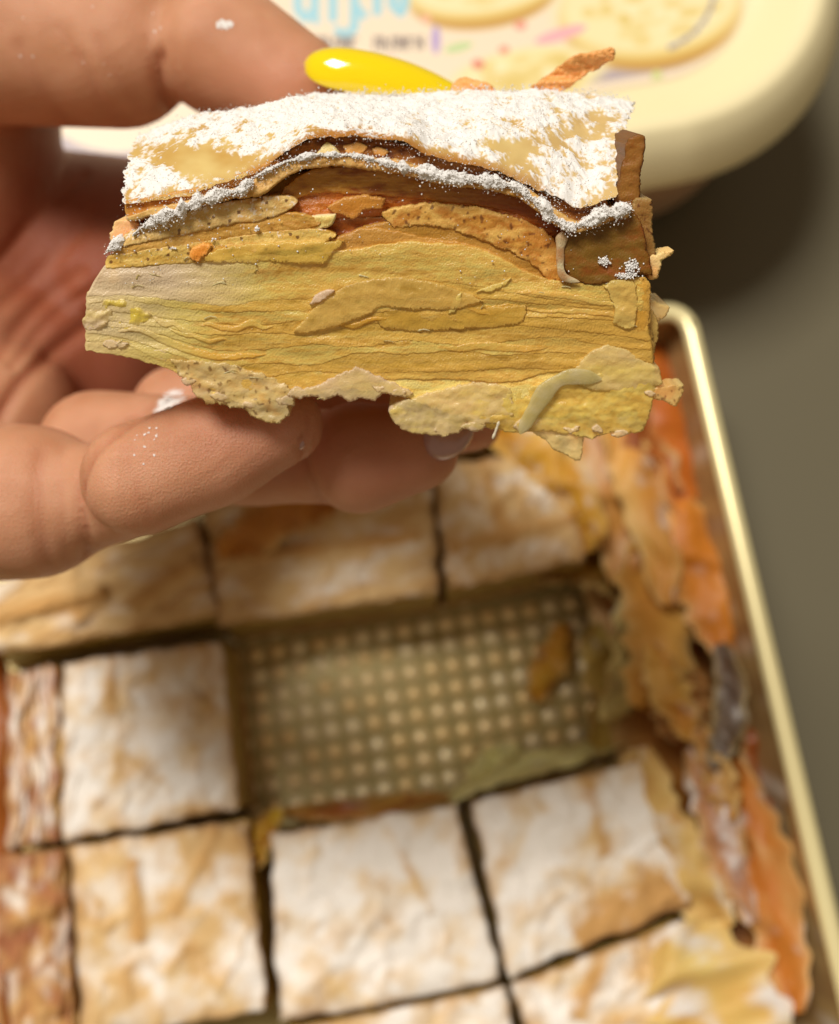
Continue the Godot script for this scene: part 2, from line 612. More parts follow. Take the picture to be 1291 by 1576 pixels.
func piece(q: Array, label: String, seed_: int, sugar: float, brown: float, top_h := 0.028, folds := []) -> void:
	# q: far-left, far-right, near-right, near-left in reference pixels at the height of the tops
	var mid := bil(q, 0.5, 0.5)
	for i in 4:
		q[i] = mid + ((q[i] as Vector2) - mid) * 1.018
	var at := T(mid.x, mid.y, top_h)
	var root := thing("pie_square", label, "pie square", Vector3(at.x, 0.0, at.z), "squares left in the tray")
	var og := root.position
	var n := 56
	var v := PackedVector3Array()
	var c := PackedColorArray()
	var ox := seed_ * 7.31
	# top sheet with a lip that hangs a little over the sides; closed underneath by the filling
	for i in n + 3:
		for j in n + 3:
			var u := clampf((i - 1) / float(n), 0, 1)
			var t := clampf((j - 1) / float(n), 0, 1)
			var wob := Vector2(nb.get_noise_2d(ox + t * 5.0, 3.0 + u), nb.get_noise_2d(ox + u * 5.0, 9.0 + t)) * 5.0
			var s := bil(q, u, t) + wob
			var hgt := top_h
			var e: float = minf(minf(u, 1.0 - u), minf(t, 1.0 - t))
			hgt -= 0.0012 * exp(-e * 26.0)
			var big := fb(ox + u * 2.0, t * 2.0, 4.0)
			var rid := 1.0 - absf(fb(ox + u * 2.6 + 3.0, t * 1.5 + 70.0)) * 5.0
			rid = maxf(0.0, rid)
			hgt += 0.0016 * big + 0.0004 * fb(ox + u * 9.0, t * 9.0) + 0.0011 * rid
			var crease := 0.25 * rid - 0.05
			for f in folds:
				var d := absf((s - Vector2(f[0], f[1])).dot(Vector2(f[2], f[3]).normalized().orthogonal()))
				var along := (s - Vector2(f[0], f[1])).dot(Vector2(f[2], f[3]).normalized())
				if along > -10.0 and along < Vector2(f[2], f[3]).length() + 10.0:
					var b := exp(-pow(d / f[4], 2.0))
					hgt += f[5] * 0.001 * b
					crease = maxf(crease, b * f[6])
			if i == 0 or j == 0 or i == n + 2 or j == n + 2:
				hgt = top_h - 0.0035
			v.append(T(s.x, s.y, hgt))
			var m1 := fb(ox + u * 3.1 + 20.0, t * 3.1) * 0.9 + fb(ox + u * 9.0, t * 9.0 + 5.0) * 0.26 + fb(u * 45.0, t * 45.0 + ox) * 0.2
			var w := clampf((m1 + sugar - crease) * 1.15 + 0.34 - exp(-e * 30.0) * 0.4, 0.06, 1)
			var base := lin("e0be84").lerp(lin("c8954e"), clampf(brown + 0.6 * fb(ox + u * 4.0, t * 4.0 + 40.0) + crease, 0, 1))
			if brown > 0.6:
				base = base.lerp(lin("9a5522"), clampf(0.5 + fb(ox + u * 3.0, t * 6.0 + 80.0), 0, 1))
			base = base.lerp(lin("8a5526"), exp(-e * 40.0) * 0.6)
			c.append(base.lerp(lin("f5efe6"), w * 0.94))
	put("top_sheet", grid_mesh(v, c, n + 3, n + 3, false, og), M.top, root)
	# filling: layered sides
	var per := PackedVector2Array()
	var m := 26
	for k in 4:
		for s in m:
			var a: Vector2 = q[k]
			var b: Vector2 = q[(k + 1) % 4]
			per.append(a.lerp(b, s / float(m)))
	var layers := [[top_h - 0.0016, top_h - 0.006, "b3803a", "pastry_layer"], [top_h - 0.0058, top_h - 0.016, "a5832f", "apple_layer"], [top_h - 0.0155, 0.006, "9a7a2c", "apple_layer"], [0.0063, 0.0006, "a87438", "bottom_crust"]]
	var li := 0
	for la in layers:
		v = PackedVector3Array()
		c = PackedColorArray()
		for s in per.size() + 1:
			var p := per[s % per.size()]
			var inw := (mid - p).normalized()
			for k in 8:
				var f := k / 7.0
				var hh := lerpf(la[0], la[1], clampf((f - 0.15) / 0.7, 0, 1))
				var ins := (-4.0 if li == 3 else 3.0) + 5.0 * absf(nb.get_noise_2d(s * 0.35 + li * 50.0, seed_)) + (120.0 if k == 0 or k == 7 else 0.0) - 3.0 * sin(f * PI)
				var g := p + inw * ins
				v.append(T(g.x, g.y, top_h) * Vector3(1, 0, 1) + Vector3.UP * (hh + 0.0005 * fb(s * 0.2, li * 9.0, seed_)))
				c.append(lin(la[2]).lerp(lin("c9ac58"), clampf(0.35 + 0.6 * fb(s * 0.3, f * 3.0, li * 7.0 + seed_), 0, 1)))
		put(la[3], grid_mesh(v, c, per.size() + 1, 8, false, og), M.dough, root)
		li += 1

func strip(root: Node3D, called: String, pts: Array, w: float, h0: float, h1: float, cols: Array, seed_: int, sugar := 0.0, curl := 0.0018) -> void:
	# a crumpled ribbon of pastry laid along a line (reference pixels), heights at its two long edges
	var line := curve(pts, 70)
	var nu := 70
	var nv := 22
	var v := PackedVector3Array()
	var c := PackedColorArray()
	for i in nu:
		var t := i / float(nu - 1)
		var dir := (line[mini(i + 1, nu - 1)] - line[maxi(i - 1, 0)]).normalized()
		var nrm := dir.orthogonal() * -1.0
		var taper := pow(maxf(0.0, sin(PI * clampf(t * 0.94 + 0.03, 0, 1))), 0.45)
		for j in nv:
			# top side forward, then underside back
			var f := j / 10.0 if j < 11 else (21 - j) / 10.0
			var under := j >= 11
			var edge := 1.0 + 0.25 * nb.get_noise_2d(t * 7.0 + seed_ * 13.0, 2.0 if f > 0.5 else 8.0)
			var g := line[i] + nrm * ((f - 0.5) * w * 1.2 * taper * edge)
			var hgt := lerpf(h0, h1, f) + curl * sin(f * PI * 1.6 + 2.2 * nb.get_noise_2d(t * 3.0, seed_ * 5.0)) + 0.0020 * fb(t * 1.4 + seed_ * 3.0, f * 1.0) + 0.0003 * fb(t * 6.0, f * 4.0, seed_)
			if under:
				hgt -= 0.0007
			v.append(T(g.x, g.y, maxf(hgt, 0.002)))
			var k := clampf(0.5 + 0.9 * fb(t * 1.6 + seed_, f * 1.2, 8.0), 0, 1)
			var col := lin(cols[0]).lerp(lin(cols[1]), k)
			if cols.size() > 2:
				col = col.lerp(lin(cols[2]), clampf(fb(t * 2.6, f * 2.0, seed_ + 30.0) * 2.0 - 0.3, 0, 1))
			var sp := clampf((fb(t * 3.0 + 60.0, f * 2.0, seed_) * 0.8 + fb(t * 16.0, f * 7.0, seed_) * 0.25 + sugar - 0.4) * 2.0, 0, 0.85)
			col = col.lerp(lin("efcf94"), pow(absf(f - 0.5) * 2.0, 4.0) * 0.55)
			col = Color(minf(col.r * 1.08, 0.9), col.g * 1.12, col.b)
			c.append(col.lerp(lin("efe8e4"), sp))
	put(called, grid_mesh(v, c, nu, nv, true, root.position), M.phyllo, root)

func P4(a: Array) -> Array:
	return [Vector2(a[0], a[1]), Vector2(a[2], a[3]), Vector2(a[4], a[5]), Vector2(a[6], a[7])]

func tray_contents() -> void:
	piece(P4([98, 1022, 338, 988, 366, 1243, 100, 1292]), "sugar dusted square left of the bare dimpled floor, glossy white streak", 1, 0.25, 0.25, 0.028, [[215, 1200, 90, -120, 22.0, 1.4, -0.5], [365, 1090, -70, 40, 16.0, 1.2, -0.3], [170, 1010, 0, 80, 8.0, 0.8, 0.5]])
	piece(P4([110, 1304, 378, 1264, 408, 1556, 128, 1600]), "blotchy square in the near row, left of the whitest square", 2, 0.08, 0.3, 0.028, [[205, 1330, 10, 110, 9.0, 1.2, 0.7], [330, 1280, -60, 120, 10.0, 0.9, 0.4]])
	piece(P4([420, 1288, 700, 1240, 768, 1506, 432, 1572]), "broad white sugared square directly below the bare dimpled floor", 3, 0.5, 0.1, 0.029, [[450, 1560, 130, -190, 26.0, 1.3, 0.2], [600, 1280, 60, 120, 7.0, 0.8, 0.5]])
	piece(P4([728, 1236, 985, 1172, 1062, 1392, 786, 1500]), "white sugared square with tan near corner beside the crumpled border", 4, 0.5, 0.15, 0.029, [[900, 1450, 130, -80, 45.0, 0.5, 1.1], [900, 1190, 30, 120, 12.0, 0.8, 0.6]])
	piece(P4([792, 1518, 1050, 1418, 1100, 1640, 850, 1720]), "tan square cut off by the near edge of view, beside yellow pastry corner", 5, 0.18, 0.3, 0.028, [[940, 1440, -50, 120, 16.0, 0.8, 0.7]])
	piece(P4([440, 1588, 772, 1522, 830, 1800, 470, 1820]), "white square mostly out of view, below the broad white square", 6, 0.3, 0.2)
	piece(P4([10, 1040, 88, 1026, 90, 1292, 12, 1306]), "narrow browned strip square at the tray's left, beside the streaked square", 7, 0.1, 0.65)
	piece(P4([-60, 1330, 96, 1306, 116, 1600, -60, 1620]), "orange brown square in the near left corner with folded skin", 8, -0.12, 0.9, 0.029, [[20, 1420, 90, -40, 14.0, 2.0, 0.5], [70, 1400, 20, 150, 12.0, 1.6, 0.5]])
	piece(P4([-40, 905, 302, 798, 334, 950, -30, 1010]), "crumpled golden square under the smallest finger with lifted browned flap", 9, -0.22, 0.3, 0.030, [[0, 950, 150, -40, 14.0, 3.0, 0.7], [205, 930, 90, -60, 14.0, 3.2, 0.6], [110, 860, 10, 90, 9.0, 1.2, 0.5]])
	piece(P4([314, 782, 660, 720, 672, 914, 342, 962]), "pale gold square above the bare floor with orange folded skin", 10, -0.14, 0.25, 0.030, [[330, 862, 310, -36, 9.0, 1.0, 0.8]])
	piece(P4([668, 722, 862, 684, 900, 862, 690, 908]), "golden square nearest the crumpled border, right of the ring finger", 11, -0.14, 0.3, 0.030, [[700, 840, 180, -40, 12.0, 1.2, 0.6], [740, 700, 40, 130, 12.0, 1.0, 0.6]])
	piece(P4([230, 520, 596, 500, 640, 690, 300, 740]), "square in the second row under the hand, left one", 12, 0.1, 0.3)
	piece(P4([620, 500, 830, 480, 858, 664, 668, 700]), "square in the second row under the held piece, right one", 13, 0.05, 0.4)

	var b := thing("crumpled_pastry_border", "crumpled orange brown pastry edge along the right side of tray", "pastry border", T(1090, 1000, 0.0))
	strip(b, "pastry_fold", [900, 470, 960, 640, 1010, 860, 1040, 1060, 1110, 1300, 1190, 1600], 190, 0.010, 0.012, ["9c5a22", "c27a30"], 1)
	strip(b, "pastry_fold", [985, 480, 1015, 580, 1045, 690, 1058, 790], 78, 0.024, 0.033, ["c46a20", "ae541a"], 2)
	strip(b, "pastry_fold", [890, 560, 935, 680, 975, 780, 960, 900], 120, 0.024, 0.027, ["b0682a", "cc8a40", "d2ae90"], 3)
	strip(b, "pastry_fold", [1050, 770, 1075, 860, 1095, 930, 1122, 1010], 78, 0.028, 0.031, ["d8842c", "c06c22"], 4)
	strip(b, "pastry_fold", [985, 820, 1010, 920, 1015, 1000, 985, 1090], 96, 0.023, 0.031, ["e0a656", "cd8836"], 5)
	strip(b, "apple_scrap", [915, 960, 945, 1030, 955, 1090, 915, 1150], 78, 0.006, 0.019, ["d0b468", "c4a04e"], 6, 0.05)
	strip(b, "pastry_fold", [1020, 1020, 1045, 1090, 1060, 1140], 80, 0.021, 0.027, ["b05c28", "c67830"], 7)
	strip(b, "burnt_flake", [1108, 990, 1124, 1060, 1120, 1120, 1098, 1185], 44, 0.036, 0.039, ["5a4238", "7d6a62", "a09390"], 8, 0.12)
	strip(b, "pastry_fold", [985, 1150, 1005, 1260, 1062, 1350, 1118, 1430], 84, 0.031, 0.027, ["dca860", "e0b878", "c07a30"], 9, 0.32)
	strip(b, "pastry_fold", [1062, 1150, 1100, 1250, 1125, 1340, 1158, 1420], 56, 0.033, 0.034, ["b5785c", "c98c58"], 10, 0.42)
	strip(b, "pastry_fold", [1125, 1170, 1165, 1290, 1195, 1420, 1222, 1560], 74, 0.035, 0.031, ["cc7a32", "b86226", "d8a068"], 11, 0.12)
	strip(b, "pastry_fold", [1030, 1440, 1075, 1490, 1110, 1560, 1150, 1680], 170, 0.032, 0.030, ["e2c07c", "d9a050"], 12, 0.42)
	strip(b, "pastry_fold", [1150, 1050, 1170, 1150, 1195, 1270], 46, 0.022, 0.03, ["8a3d18", "a5521f"], 13, 0.1)
	strip(b, "pastry_fold", [755, 660, 800, 690, 870, 740, 920, 830], 62, 0.033, 0.031, ["dda33c", "cf8a30"], 14, 0.12)
	strip(b, "pastry_fold", [820, 880, 880, 862, 940, 880, 975, 930], 62, 0.014, 0.022, ["8a5420", "b3822c", "5c3312"], 15)
	strip(b, "pastry_fold", [1075, 1120, 1110, 1210, 1128, 1262], 44, 0.036, 0.036, ["d8a868", "c08048"], 16, 0.25)
	strip(b, "pastry_fold", [930, 560, 990, 680, 1040, 760], 60, 0.03, 0.03, ["b06028", "8a4218"], 17, 0.05)
	strip(b, "pastry_fold", [925, 610, 975, 720, 1010, 820, 1030, 930], 64, 0.030, 0.033, ["d8a058", "c9823a"], 31, 0.1)
	strip(b, "apple_scrap", [985, 880, 972, 960, 966, 1040, 930, 1110], 54, 0.016, 0.024, ["e6d49a", "dcc078"], 32, 0.05)
	strip(b, "pastry_fold", [1000, 990, 1030, 1060, 1070, 1140], 52, 0.029, 0.032, ["e0ac5c", "d08c3c"], 33, 0.08)
	strip(b, "pastry_fold", [870, 760, 900, 800, 905, 850], 50, 0.031, 0.029, ["dca648", "c8883a"], 34, 0.1)
	# bits of filling left along the near edge of the bare floor
	var r := thing("apple_residue", "pale yellow apple scraps stuck along the near edge of bare floor", "apple scraps", T(840, 1180, 0.0))
	strip(r, "scrap", [690, 1232, 730, 1206, 800, 1180, 880, 1160, 960, 1140], 30, 0.004, 0.016, ["fbe2a0", "f8e0a8"], 21, 0.05)
	strip(r, "scrap", [720, 1195, 760, 1165, 800, 1150], 30, 0.003, 0.008, ["fbe09c", "f8e4b0"], 22)
	var g := thing("folded_skin", "orange strip of pastry skin at near left corner of bare floor", "pastry skin", T(410, 1280, 0.0))
	strip(g, "skin_fold", [385, 1340, 400, 1290, 430, 1245], 34, 0.02, 0.026, ["c8a032", "b06a22"], 24)
	strip(g, "skin_fold", [430, 1252, 540, 1246, 690, 1226], 30, 0.012, 0.022, ["a05a2a", "b88a3c", "8a3020"], 25)
	var f1 := thing("loose_flake", "small orange yellow flake lying alone on the bare dimpled floor", "flake", T(850, 1010, 0.0))
	strip(f1, "flake", [872, 960, 858, 1000, 836, 1040, 824, 1078], 44, 0.003, 0.007, ["d09a30", "c47d22"], 26)
	var f2 := thing("orange_skin", "orange folded skin lying on the pale gold square above bare floor", "pastry skin", T(390, 820, 0.0))
	strip(f2, "skin_fold", [335, 850, 385, 825, 440, 790, 520, 770], 66, 0.032, 0.034, ["c98438", "b56c28"], 27)
	var f3 := thing("browned_edge", "browned crumpled pastry along the left end of tray", "pastry border", T(-10, 1300, 0.0))
	strip(f3, "pastry_fold", [-10, 1000, 8, 1120, 0, 1300, 20, 1620], 60, 0.024, 0.030, ["8a451c", "a85f26"], 28, 0.05)


# ------------------------------------------------------------------ the held slice
func pick(cols: Array, k: float) -> Color:
	var f := clampf(k, 0, 0.999) * (cols.size() - 1)
	var i := int(f)
	return (cols[i] as Color).lerp(cols[mini(i + 1, cols.size() - 1)], f - i)

func slab(called: String, up: Array, lo: Array, zpx: float, depth_mm: float, cols: Array, mat: Material, seed_: int, o := {}) -> MeshInstance3D:
	# a layer: front outline between two lines on the cut face, z forward (+) or back (-), running depth_mm back into the slice
	var soft: bool = mat == M.apple or mat == M.dough or mat == M.flake
	var jag: float = o.get("jag", 1.4 if soft else 1.8)
	var bulge: float = o.get("bulge", 1.6 if soft else 2.6)
	var fib: float = o.get("fib", 0.55 if soft else 0.8)
	var gain: Vector3 = o.get("gain", Vector3(2.1, 1.9, 1.7) if soft else Vector3(1.25, 1.18, 1.1))
	var speck: float = o.get("speck", 0.0)
	var edge_col: Color = lin(o.get("edge", "8a5a20"))
	var edge_amt: float = o.get("edge_amt", 0.1 if soft else 0.3)
	var tilt_z: float = o.get("lean", 1.0)
	var sug: float = o.get("sugar", 0.0)
	var step: float = o.get("step", 1.7)
	var span := 0.0
	for i in range(2, up.size(), 2):
		span += Vector2(up[i], up[i + 1]).distance_to(Vector2(up[i - 2], up[i - 1]))
	var nu := maxi(12, int(span / step))
	var cu := curve(up, nu)
	var cl := curve(lo, nu)
	var thick := 0.0
	for i in nu:
		thick = maxf(thick, cu[i].distance_to(cl[i]))
	var nv := clampi(int(thick / step), 7, 44)
	var ring := nv + 4
	var pal := []
	for h in cols:
		pal.append(lin(h))
	var v := PackedVector3Array()
	var c := PackedColorArray()
	var so_ := seed_ * 17.7
	var tap_px: float = o.get("taper", 4.0)
	for i in nu:
		var t := i / float(nu - 1)
		var ee := minf(t * span / tap_px, (1.0 - t) * span / (o.get("taper_r", tap_px) as float))
		var tap := 1.0 if ee >= 1.0 else sqrt(maxf(0.0, 1.0 - pow(1.0 - ee, 2.0)))
		tap = maxf(tap, 0.03)
		var a := cu[i]
		var b := cl[i]
		a.y += jag * (4.0 if soft else 1.5) * (0.6 if soft else 1.0) * (fb(a.x * 0.035, so_) + 0.35 * fb(a.x * 0.16, so_ + 5.0))
		b.y += jag * 1.8 * (fb(b.x * 0.035, so_ + 50.0) + 0.35 * fb(b.x * 0.16, so_ + 55.0))
		var m := (a + b) * 0.5
		a = m + (a - m) * tap
		b = m + (b - m) * tap
		var pts := PackedVector3Array()
		for j in nv:
			var f := j / float(nv - 1)
			var p := a.lerp(b, f)
			var rnd := pow(maxf(0.0, 1.0 - pow(absf(2.0 * f - 1.0), 4.0 + thick * 0.12)), 0.5)
			var z := zpx + bulge * (rnd - 1.0) + tilt_z * (f - 0.5)
			z += 7.0 * (tap - 1.0)
			z += fib * (5.0 * nb.get_noise_3d(p.x * 0.006, p.y * 0.022, 7.0) + 1.4 * nb.get_noise_3d(p.x * 0.02, p.y * 0.06, 16.0) + 0.4 * nb.get_noise_3d(p.x * 0.018, p.y * 0.09, so_ + 9.0) + 0.15 * nb.get_noise_3d(p.x * 0.05, p.y * 0.22, so_ + 3.0) + 0.5 * nb.get_noise_3d(p.x * 0.16, p.y * 0.2, so_ + 6.0))
			var q := L(p.x, p.y, z * PX)
			pts.append(q)
		var back_a := pts[0] - sz * (depth_mm * 0.001)
		var back_b := pts[nv - 1] - sz * (depth_mm * 0.001)
		var front_a := pts[0] - sz * 0.0004
		var front_b := pts[nv - 1] - sz * 0.0004
		v.append(back_a)
		v.append(front_a)
		v.append_array(pts)
		v.append(front_b)
		v.append(back_b)
		for j in ring:
			var f := clampf((j - 2) / float(nv - 1), 0, 1)
			var p := a.lerp(b, f)
			var k := 0.5 + 0.75 * fb(p.x * 0.006, p.y * 0.035, so_) + 0.3 * nb.get_noise_3d(p.x * 0.05, p.y * 0.14, so_ + 2.0)
			var col := pick(pal, k)
			if soft:
				var st := nb.get_noise_3d(p.x * 0.012, p.y * 0.3, so_ + 12.0) * 0.6 + nb.get_noise_3d(p.x * 0.05, p.y * 0.5, so_ + 15.0) * 0.4
				col = col.lerp(lin("dcc48a") if st > 0.0 else lin("7c5216"), clampf(absf(st) * 0.4 - 0.05, 0, 0.2))
			if o.has("left"):
				col = col.lerp(lin(o.left), clampf((o.get("left_to", 330.0) - p.x) / 170.0, 0, 1) * 0.85)
			if o.has("right"):
				col = col.lerp(lin(o.right), clampf((p.x - o.get("right_from", 650.0)) / 200.0, 0, 1) * 0.8)
			var e := pow(absf(2.0 * f - 1.0), 6.0)
			col = col.lerp(edge_col, e * edge_amt)
			if speck > 0.0 and ncell.get_noise_2d(p.x * 0.035 + so_, p.y * 0.035) < -0.93 + speck * 0.1:
				col = col.lerp(lin("4a1a0a"), 0.8)
			if sug > 0.0:
				var s := nb.get_noise_2d(p.x * 0.05, p.y * 0.07 + so_) + 0.6 * nb.get_noise_2d(p.x * 0.2, p.y * 0.2 + so_) + sug - 0.9 - f * 0.5
				col = col.lerp(lin("eeeae4"), clampf(s * 3.0, 0, 1))
			c.append(Color(minf(col.r * gain.x, 0.94), minf(col.g * gain.y, 0.74), minf(col.b * gain.z, 0.55)))
	# close the two ends with their own middles
	var mesh := grid_mesh(v, c, nu, ring, true, slice.position)
	return put(called, mesh, mat, slice, o.get("label", ""))

func plate(called: String, flat: Array, zpx: float, depth_mm: float, cols: Array, mat: Material, seed_: int, o := {}) -> MeshInstance3D:
	# a scrap with a free outline lying on the cut face: rough edge, rounded rim, thickness behind
	var jag: float = o.get("jag", 2.0)
	var fib: float = o.get("fib", 0.8) * 0.75
	var gain: Vector3 = o.get("gain", Vector3(1.88, 1.7, 1.45))
	var gx: float = o.get("gx", 0.0)
	var gy: float = o.get("gy", 0.0)
	var rim: float = o.get("rim", 1.6)
	var edge_col: Color = lin(o.get("edge", "d0bc80"))
	var edge_amt: float = o.get("edge_amt", 0.25)
	var speck: float = o.get("speck", 0.0)
	var pal := []
	for h in cols:
		pal.append(lin(h))
	var so_ := seed_ * 23.3
	var poly := PackedVector2Array()
	var n0 := int(flat.size() / 2.0)
	var ctr := Vector2.ZERO
	for i in n0:
		ctr += Vector2(flat[i * 2], flat[i * 2 + 1]) / n0
	for i in n0:
		var pa := Vector2(flat[((i + n0 - 1) % n0) * 2], flat[((i + n0 - 1) % n0) * 2 + 1])
		var a := Vector2(flat[i * 2], flat[i * 2 + 1])
		var b := Vector2(flat[((i + 1) % n0) * 2], flat[((i + 1) % n0) * 2 + 1])
		var nx := Vector2(flat[((i + 2) % n0) * 2], flat[((i + 2) % n0) * 2 + 1])
		var m := maxi(2, int(a.distance_to(b) / 2.0))
		for k in m:
			var t := k / float(m)
			var p := a.cubic_interpolate(b, pa, nx, t).lerp(a.lerp(b, t), 0.5)
			p += Vector2(fb(p.x * 0.05 + so_, p.y * 0.05), fb(p.x * 0.05, p.y * 0.05 + so_)) * jag * 1.6
			p += Vector2(fb(p.x * 0.2 + so_, p.y * 0.2), fb(p.x * 0.2, p.y * 0.2 + so_)) * jag * 0.5 + Vector2(nb.get_noise_2d(p.x * 0.45, p.y * 0.45 + so_), nb.get_noise_2d(p.x * 0.45 + so_, p.y * 0.45)) * minf(jag, 2.0) * 0.35
			poly.append(p)
	var area := 0.0
	for i in poly.size():
		area += poly[i].cross(poly[(i + 1) % poly.size()])
	if area < 0.0:
		poly.reverse()
	var all := poly.duplicate()
	var lo := poly[0]
	var hi := poly[0]
	for p in poly:
		lo = lo.min(p)
		hi = hi.max(p)
	var step := 2.6
	for iy in int((hi.y - lo.y) / step) + 1:
		for ix in int((hi.x - lo.x) / step) + 1:
			var p := lo + Vector2(ix + 0.5 * (iy % 2) + 0.2 * sin(ix * 7.7 + iy), iy + 0.2 * sin(iy * 5.1 + ix)) * step
			if Geometry2D.is_point_in_polygon(p, poly):
				var near := false
				for q in poly:
					if absf(q.x - p.x) < 1.2 and absf(q.y - p.y) < 1.2:
						near = true
						break
				if not near:
					all.append(p)
	var tri := Geometry2D.triangulate_delaunay(all)
	var v := PackedVector3Array()
	var c := PackedColorArray()
	var no := poly.size()
	for i in all.size():
		var p := all[i]
		var d := 0.0
		if i >= no:
			d = 1e9
			for q in poly:
				d = minf(d, q.distance_squared_to(p))
			d = sqrt(d)
		var z := zpx + gx * (p.x - ctr.x) + gy * (p.y - ctr.y) - rim * 0.7 * exp(-d / (1.1 * rim + 0.5))
		z += fib * (2.4 * nb.get_noise_3d(p.x * 0.02, p.y * 0.045, so_) + 1.0 * nb.get_noise_3d(p.x * 0.07, p.y * 0.1, so_ + 4.0) + 0.45 * nb.get_noise_3d(p.x * 0.2, p.y * 0.24, so_ + 7.0))
		v.append(L(p.x, p.y, z * PX))
		var col := pick(pal, 0.5 + 0.8 * fb(p.x * 0.014, p.y * 0.03, so_) + 0.2 * fb(p.x * 0.07, p.y * 0.12, so_))
		col = col.lerp(edge_col, exp(-d / 3.0) * edge_amt)
		if o.has("right"):
			col = col.lerp(lin(o.right), clampf((p.x - o.get("right_from", 650.0)) / 120.0, 0, 1) * 0.8)
		var g := Color(minf(col.r * gain.x, 0.94), minf(col.g * gain.y, 0.74), minf(col.b * gain.z, 0.55))
		if speck > 0.0 and nb.get_noise_2d(p.x * 0.09 + so_, p.y * 0.09) > 0.72 - speck * 0.15:
			g = g.lerp(lin("5a2410"), 0.75)
		c.append(g)
	for i in no:
		v.append(v[i] - sz * (depth_mm * 0.001))
		c.append(c[i])
	var idx := PackedInt32Array()
	for t in range(0, tri.size(), 3):
		var a := tri[t]
		var b := tri[t + 1]
		var e := tri[t + 2]
		if not Geometry2D.is_point_in_polygon((all[a] + all[b] + all[e]) / 3.0, poly):
			continue
		if (all[b] - all[a]).cross(all[e] - all[a]) < 0.0:
			var w := b
			b = e
			e = w
		idx.append_array([a, b, e])
	for i in no:
		var j := (i + 1) % no
		var ib := all.size() + i
		var jb := all.size() + j
		idx.append_array([j, i, ib, j, ib, jb])
	return put(called, tri_mesh(v, c, idx, slice.position), mat, slice, o.get("label", ""))

func sugar_heap(called: String, pts: Array, w: float, zpx: float, seed_: int, depth_px := 30.0) -> void:
	# a lumpy ridge of powdered sugar lying along a line of the cut face
	var n := 0.0
	for i in range(2, pts.size(), 2):
		n += Vector2(pts[i], pts[i + 1]).distance_to(Vector2(pts[i - 2], pts[i - 1]))
	var nu := int(n / 1.3)
	var line := curve(pts, nu)
	var nv := 30
	var v := PackedVector3Array()
	var c := PackedColorArray()
	for i in nu:
		var t := i / float(nu - 1)
		var p := line[i]
		var env := pow(maxf(0.0, sin(PI * clampf(t, 0.004, 0.996))), 0.35)
		var big := 0.72 + 0.75 * nb.get_noise_2d(p.x * 0.035, seed_) + 0.16 * nb.get_noise_2d(p.x * 0.09, seed_ + 7.0)
		var r := maxf(1.2, w * 0.78 * big * env)
		for j in nv:
			var a := TAU * j / nv
			var d := Vector3(0, sin(a), cos(a))
			var rr := r * (1.0 + 0.34 * nb.get_noise_3d(p.x * 0.055, d.y * 1.1, d.z * 1.1 + seed_) + 0.2 * nb.get_noise_3d(p.x * 0.12, d.y * 1.9, d.z * 1.9 + seed_) + 0.07 * nb.get_noise_3d(p.x * 0.26, d.y * 3.6, d.z * 3.6 + seed_))
			var base := L(p.x, p.y, zpx * PX)
			v.append(base + sy * (d.y * rr * PX) + sz * ((d.z * rr * 0.8 - (depth_px * 0.5 if d.z < 0.0 else 0.0) * absf(d.z)) * PX))
			c.append(lin("f0ede8"))
	put(called, grid_mesh(v, c, nu, nv, true, slice.position), M.sugar, slice)
	var g := RandomNumberGenerator.new()
	g.seed = seed_
	var spots := []
	for k in int(n * w * 0.7):
		var q: Vector3 = v[g.randi() % v.size()]
		var rr := 0.00003 + 0.00009 * pow(g.randf(), 2.0)
		var loose := 0.00004 if g.randf() < 0.7 else 0.00028
		spots.append([q + sx * g.randfn(0, loose) + sy * (g.randfn(0, loose) - (loose * 0.8 if loose > 0.0001 else 0.0)) + sz * absf(g.randfn(0, 0.00005)), rr])
	clumps("sugar_clumps", spots, seed_)

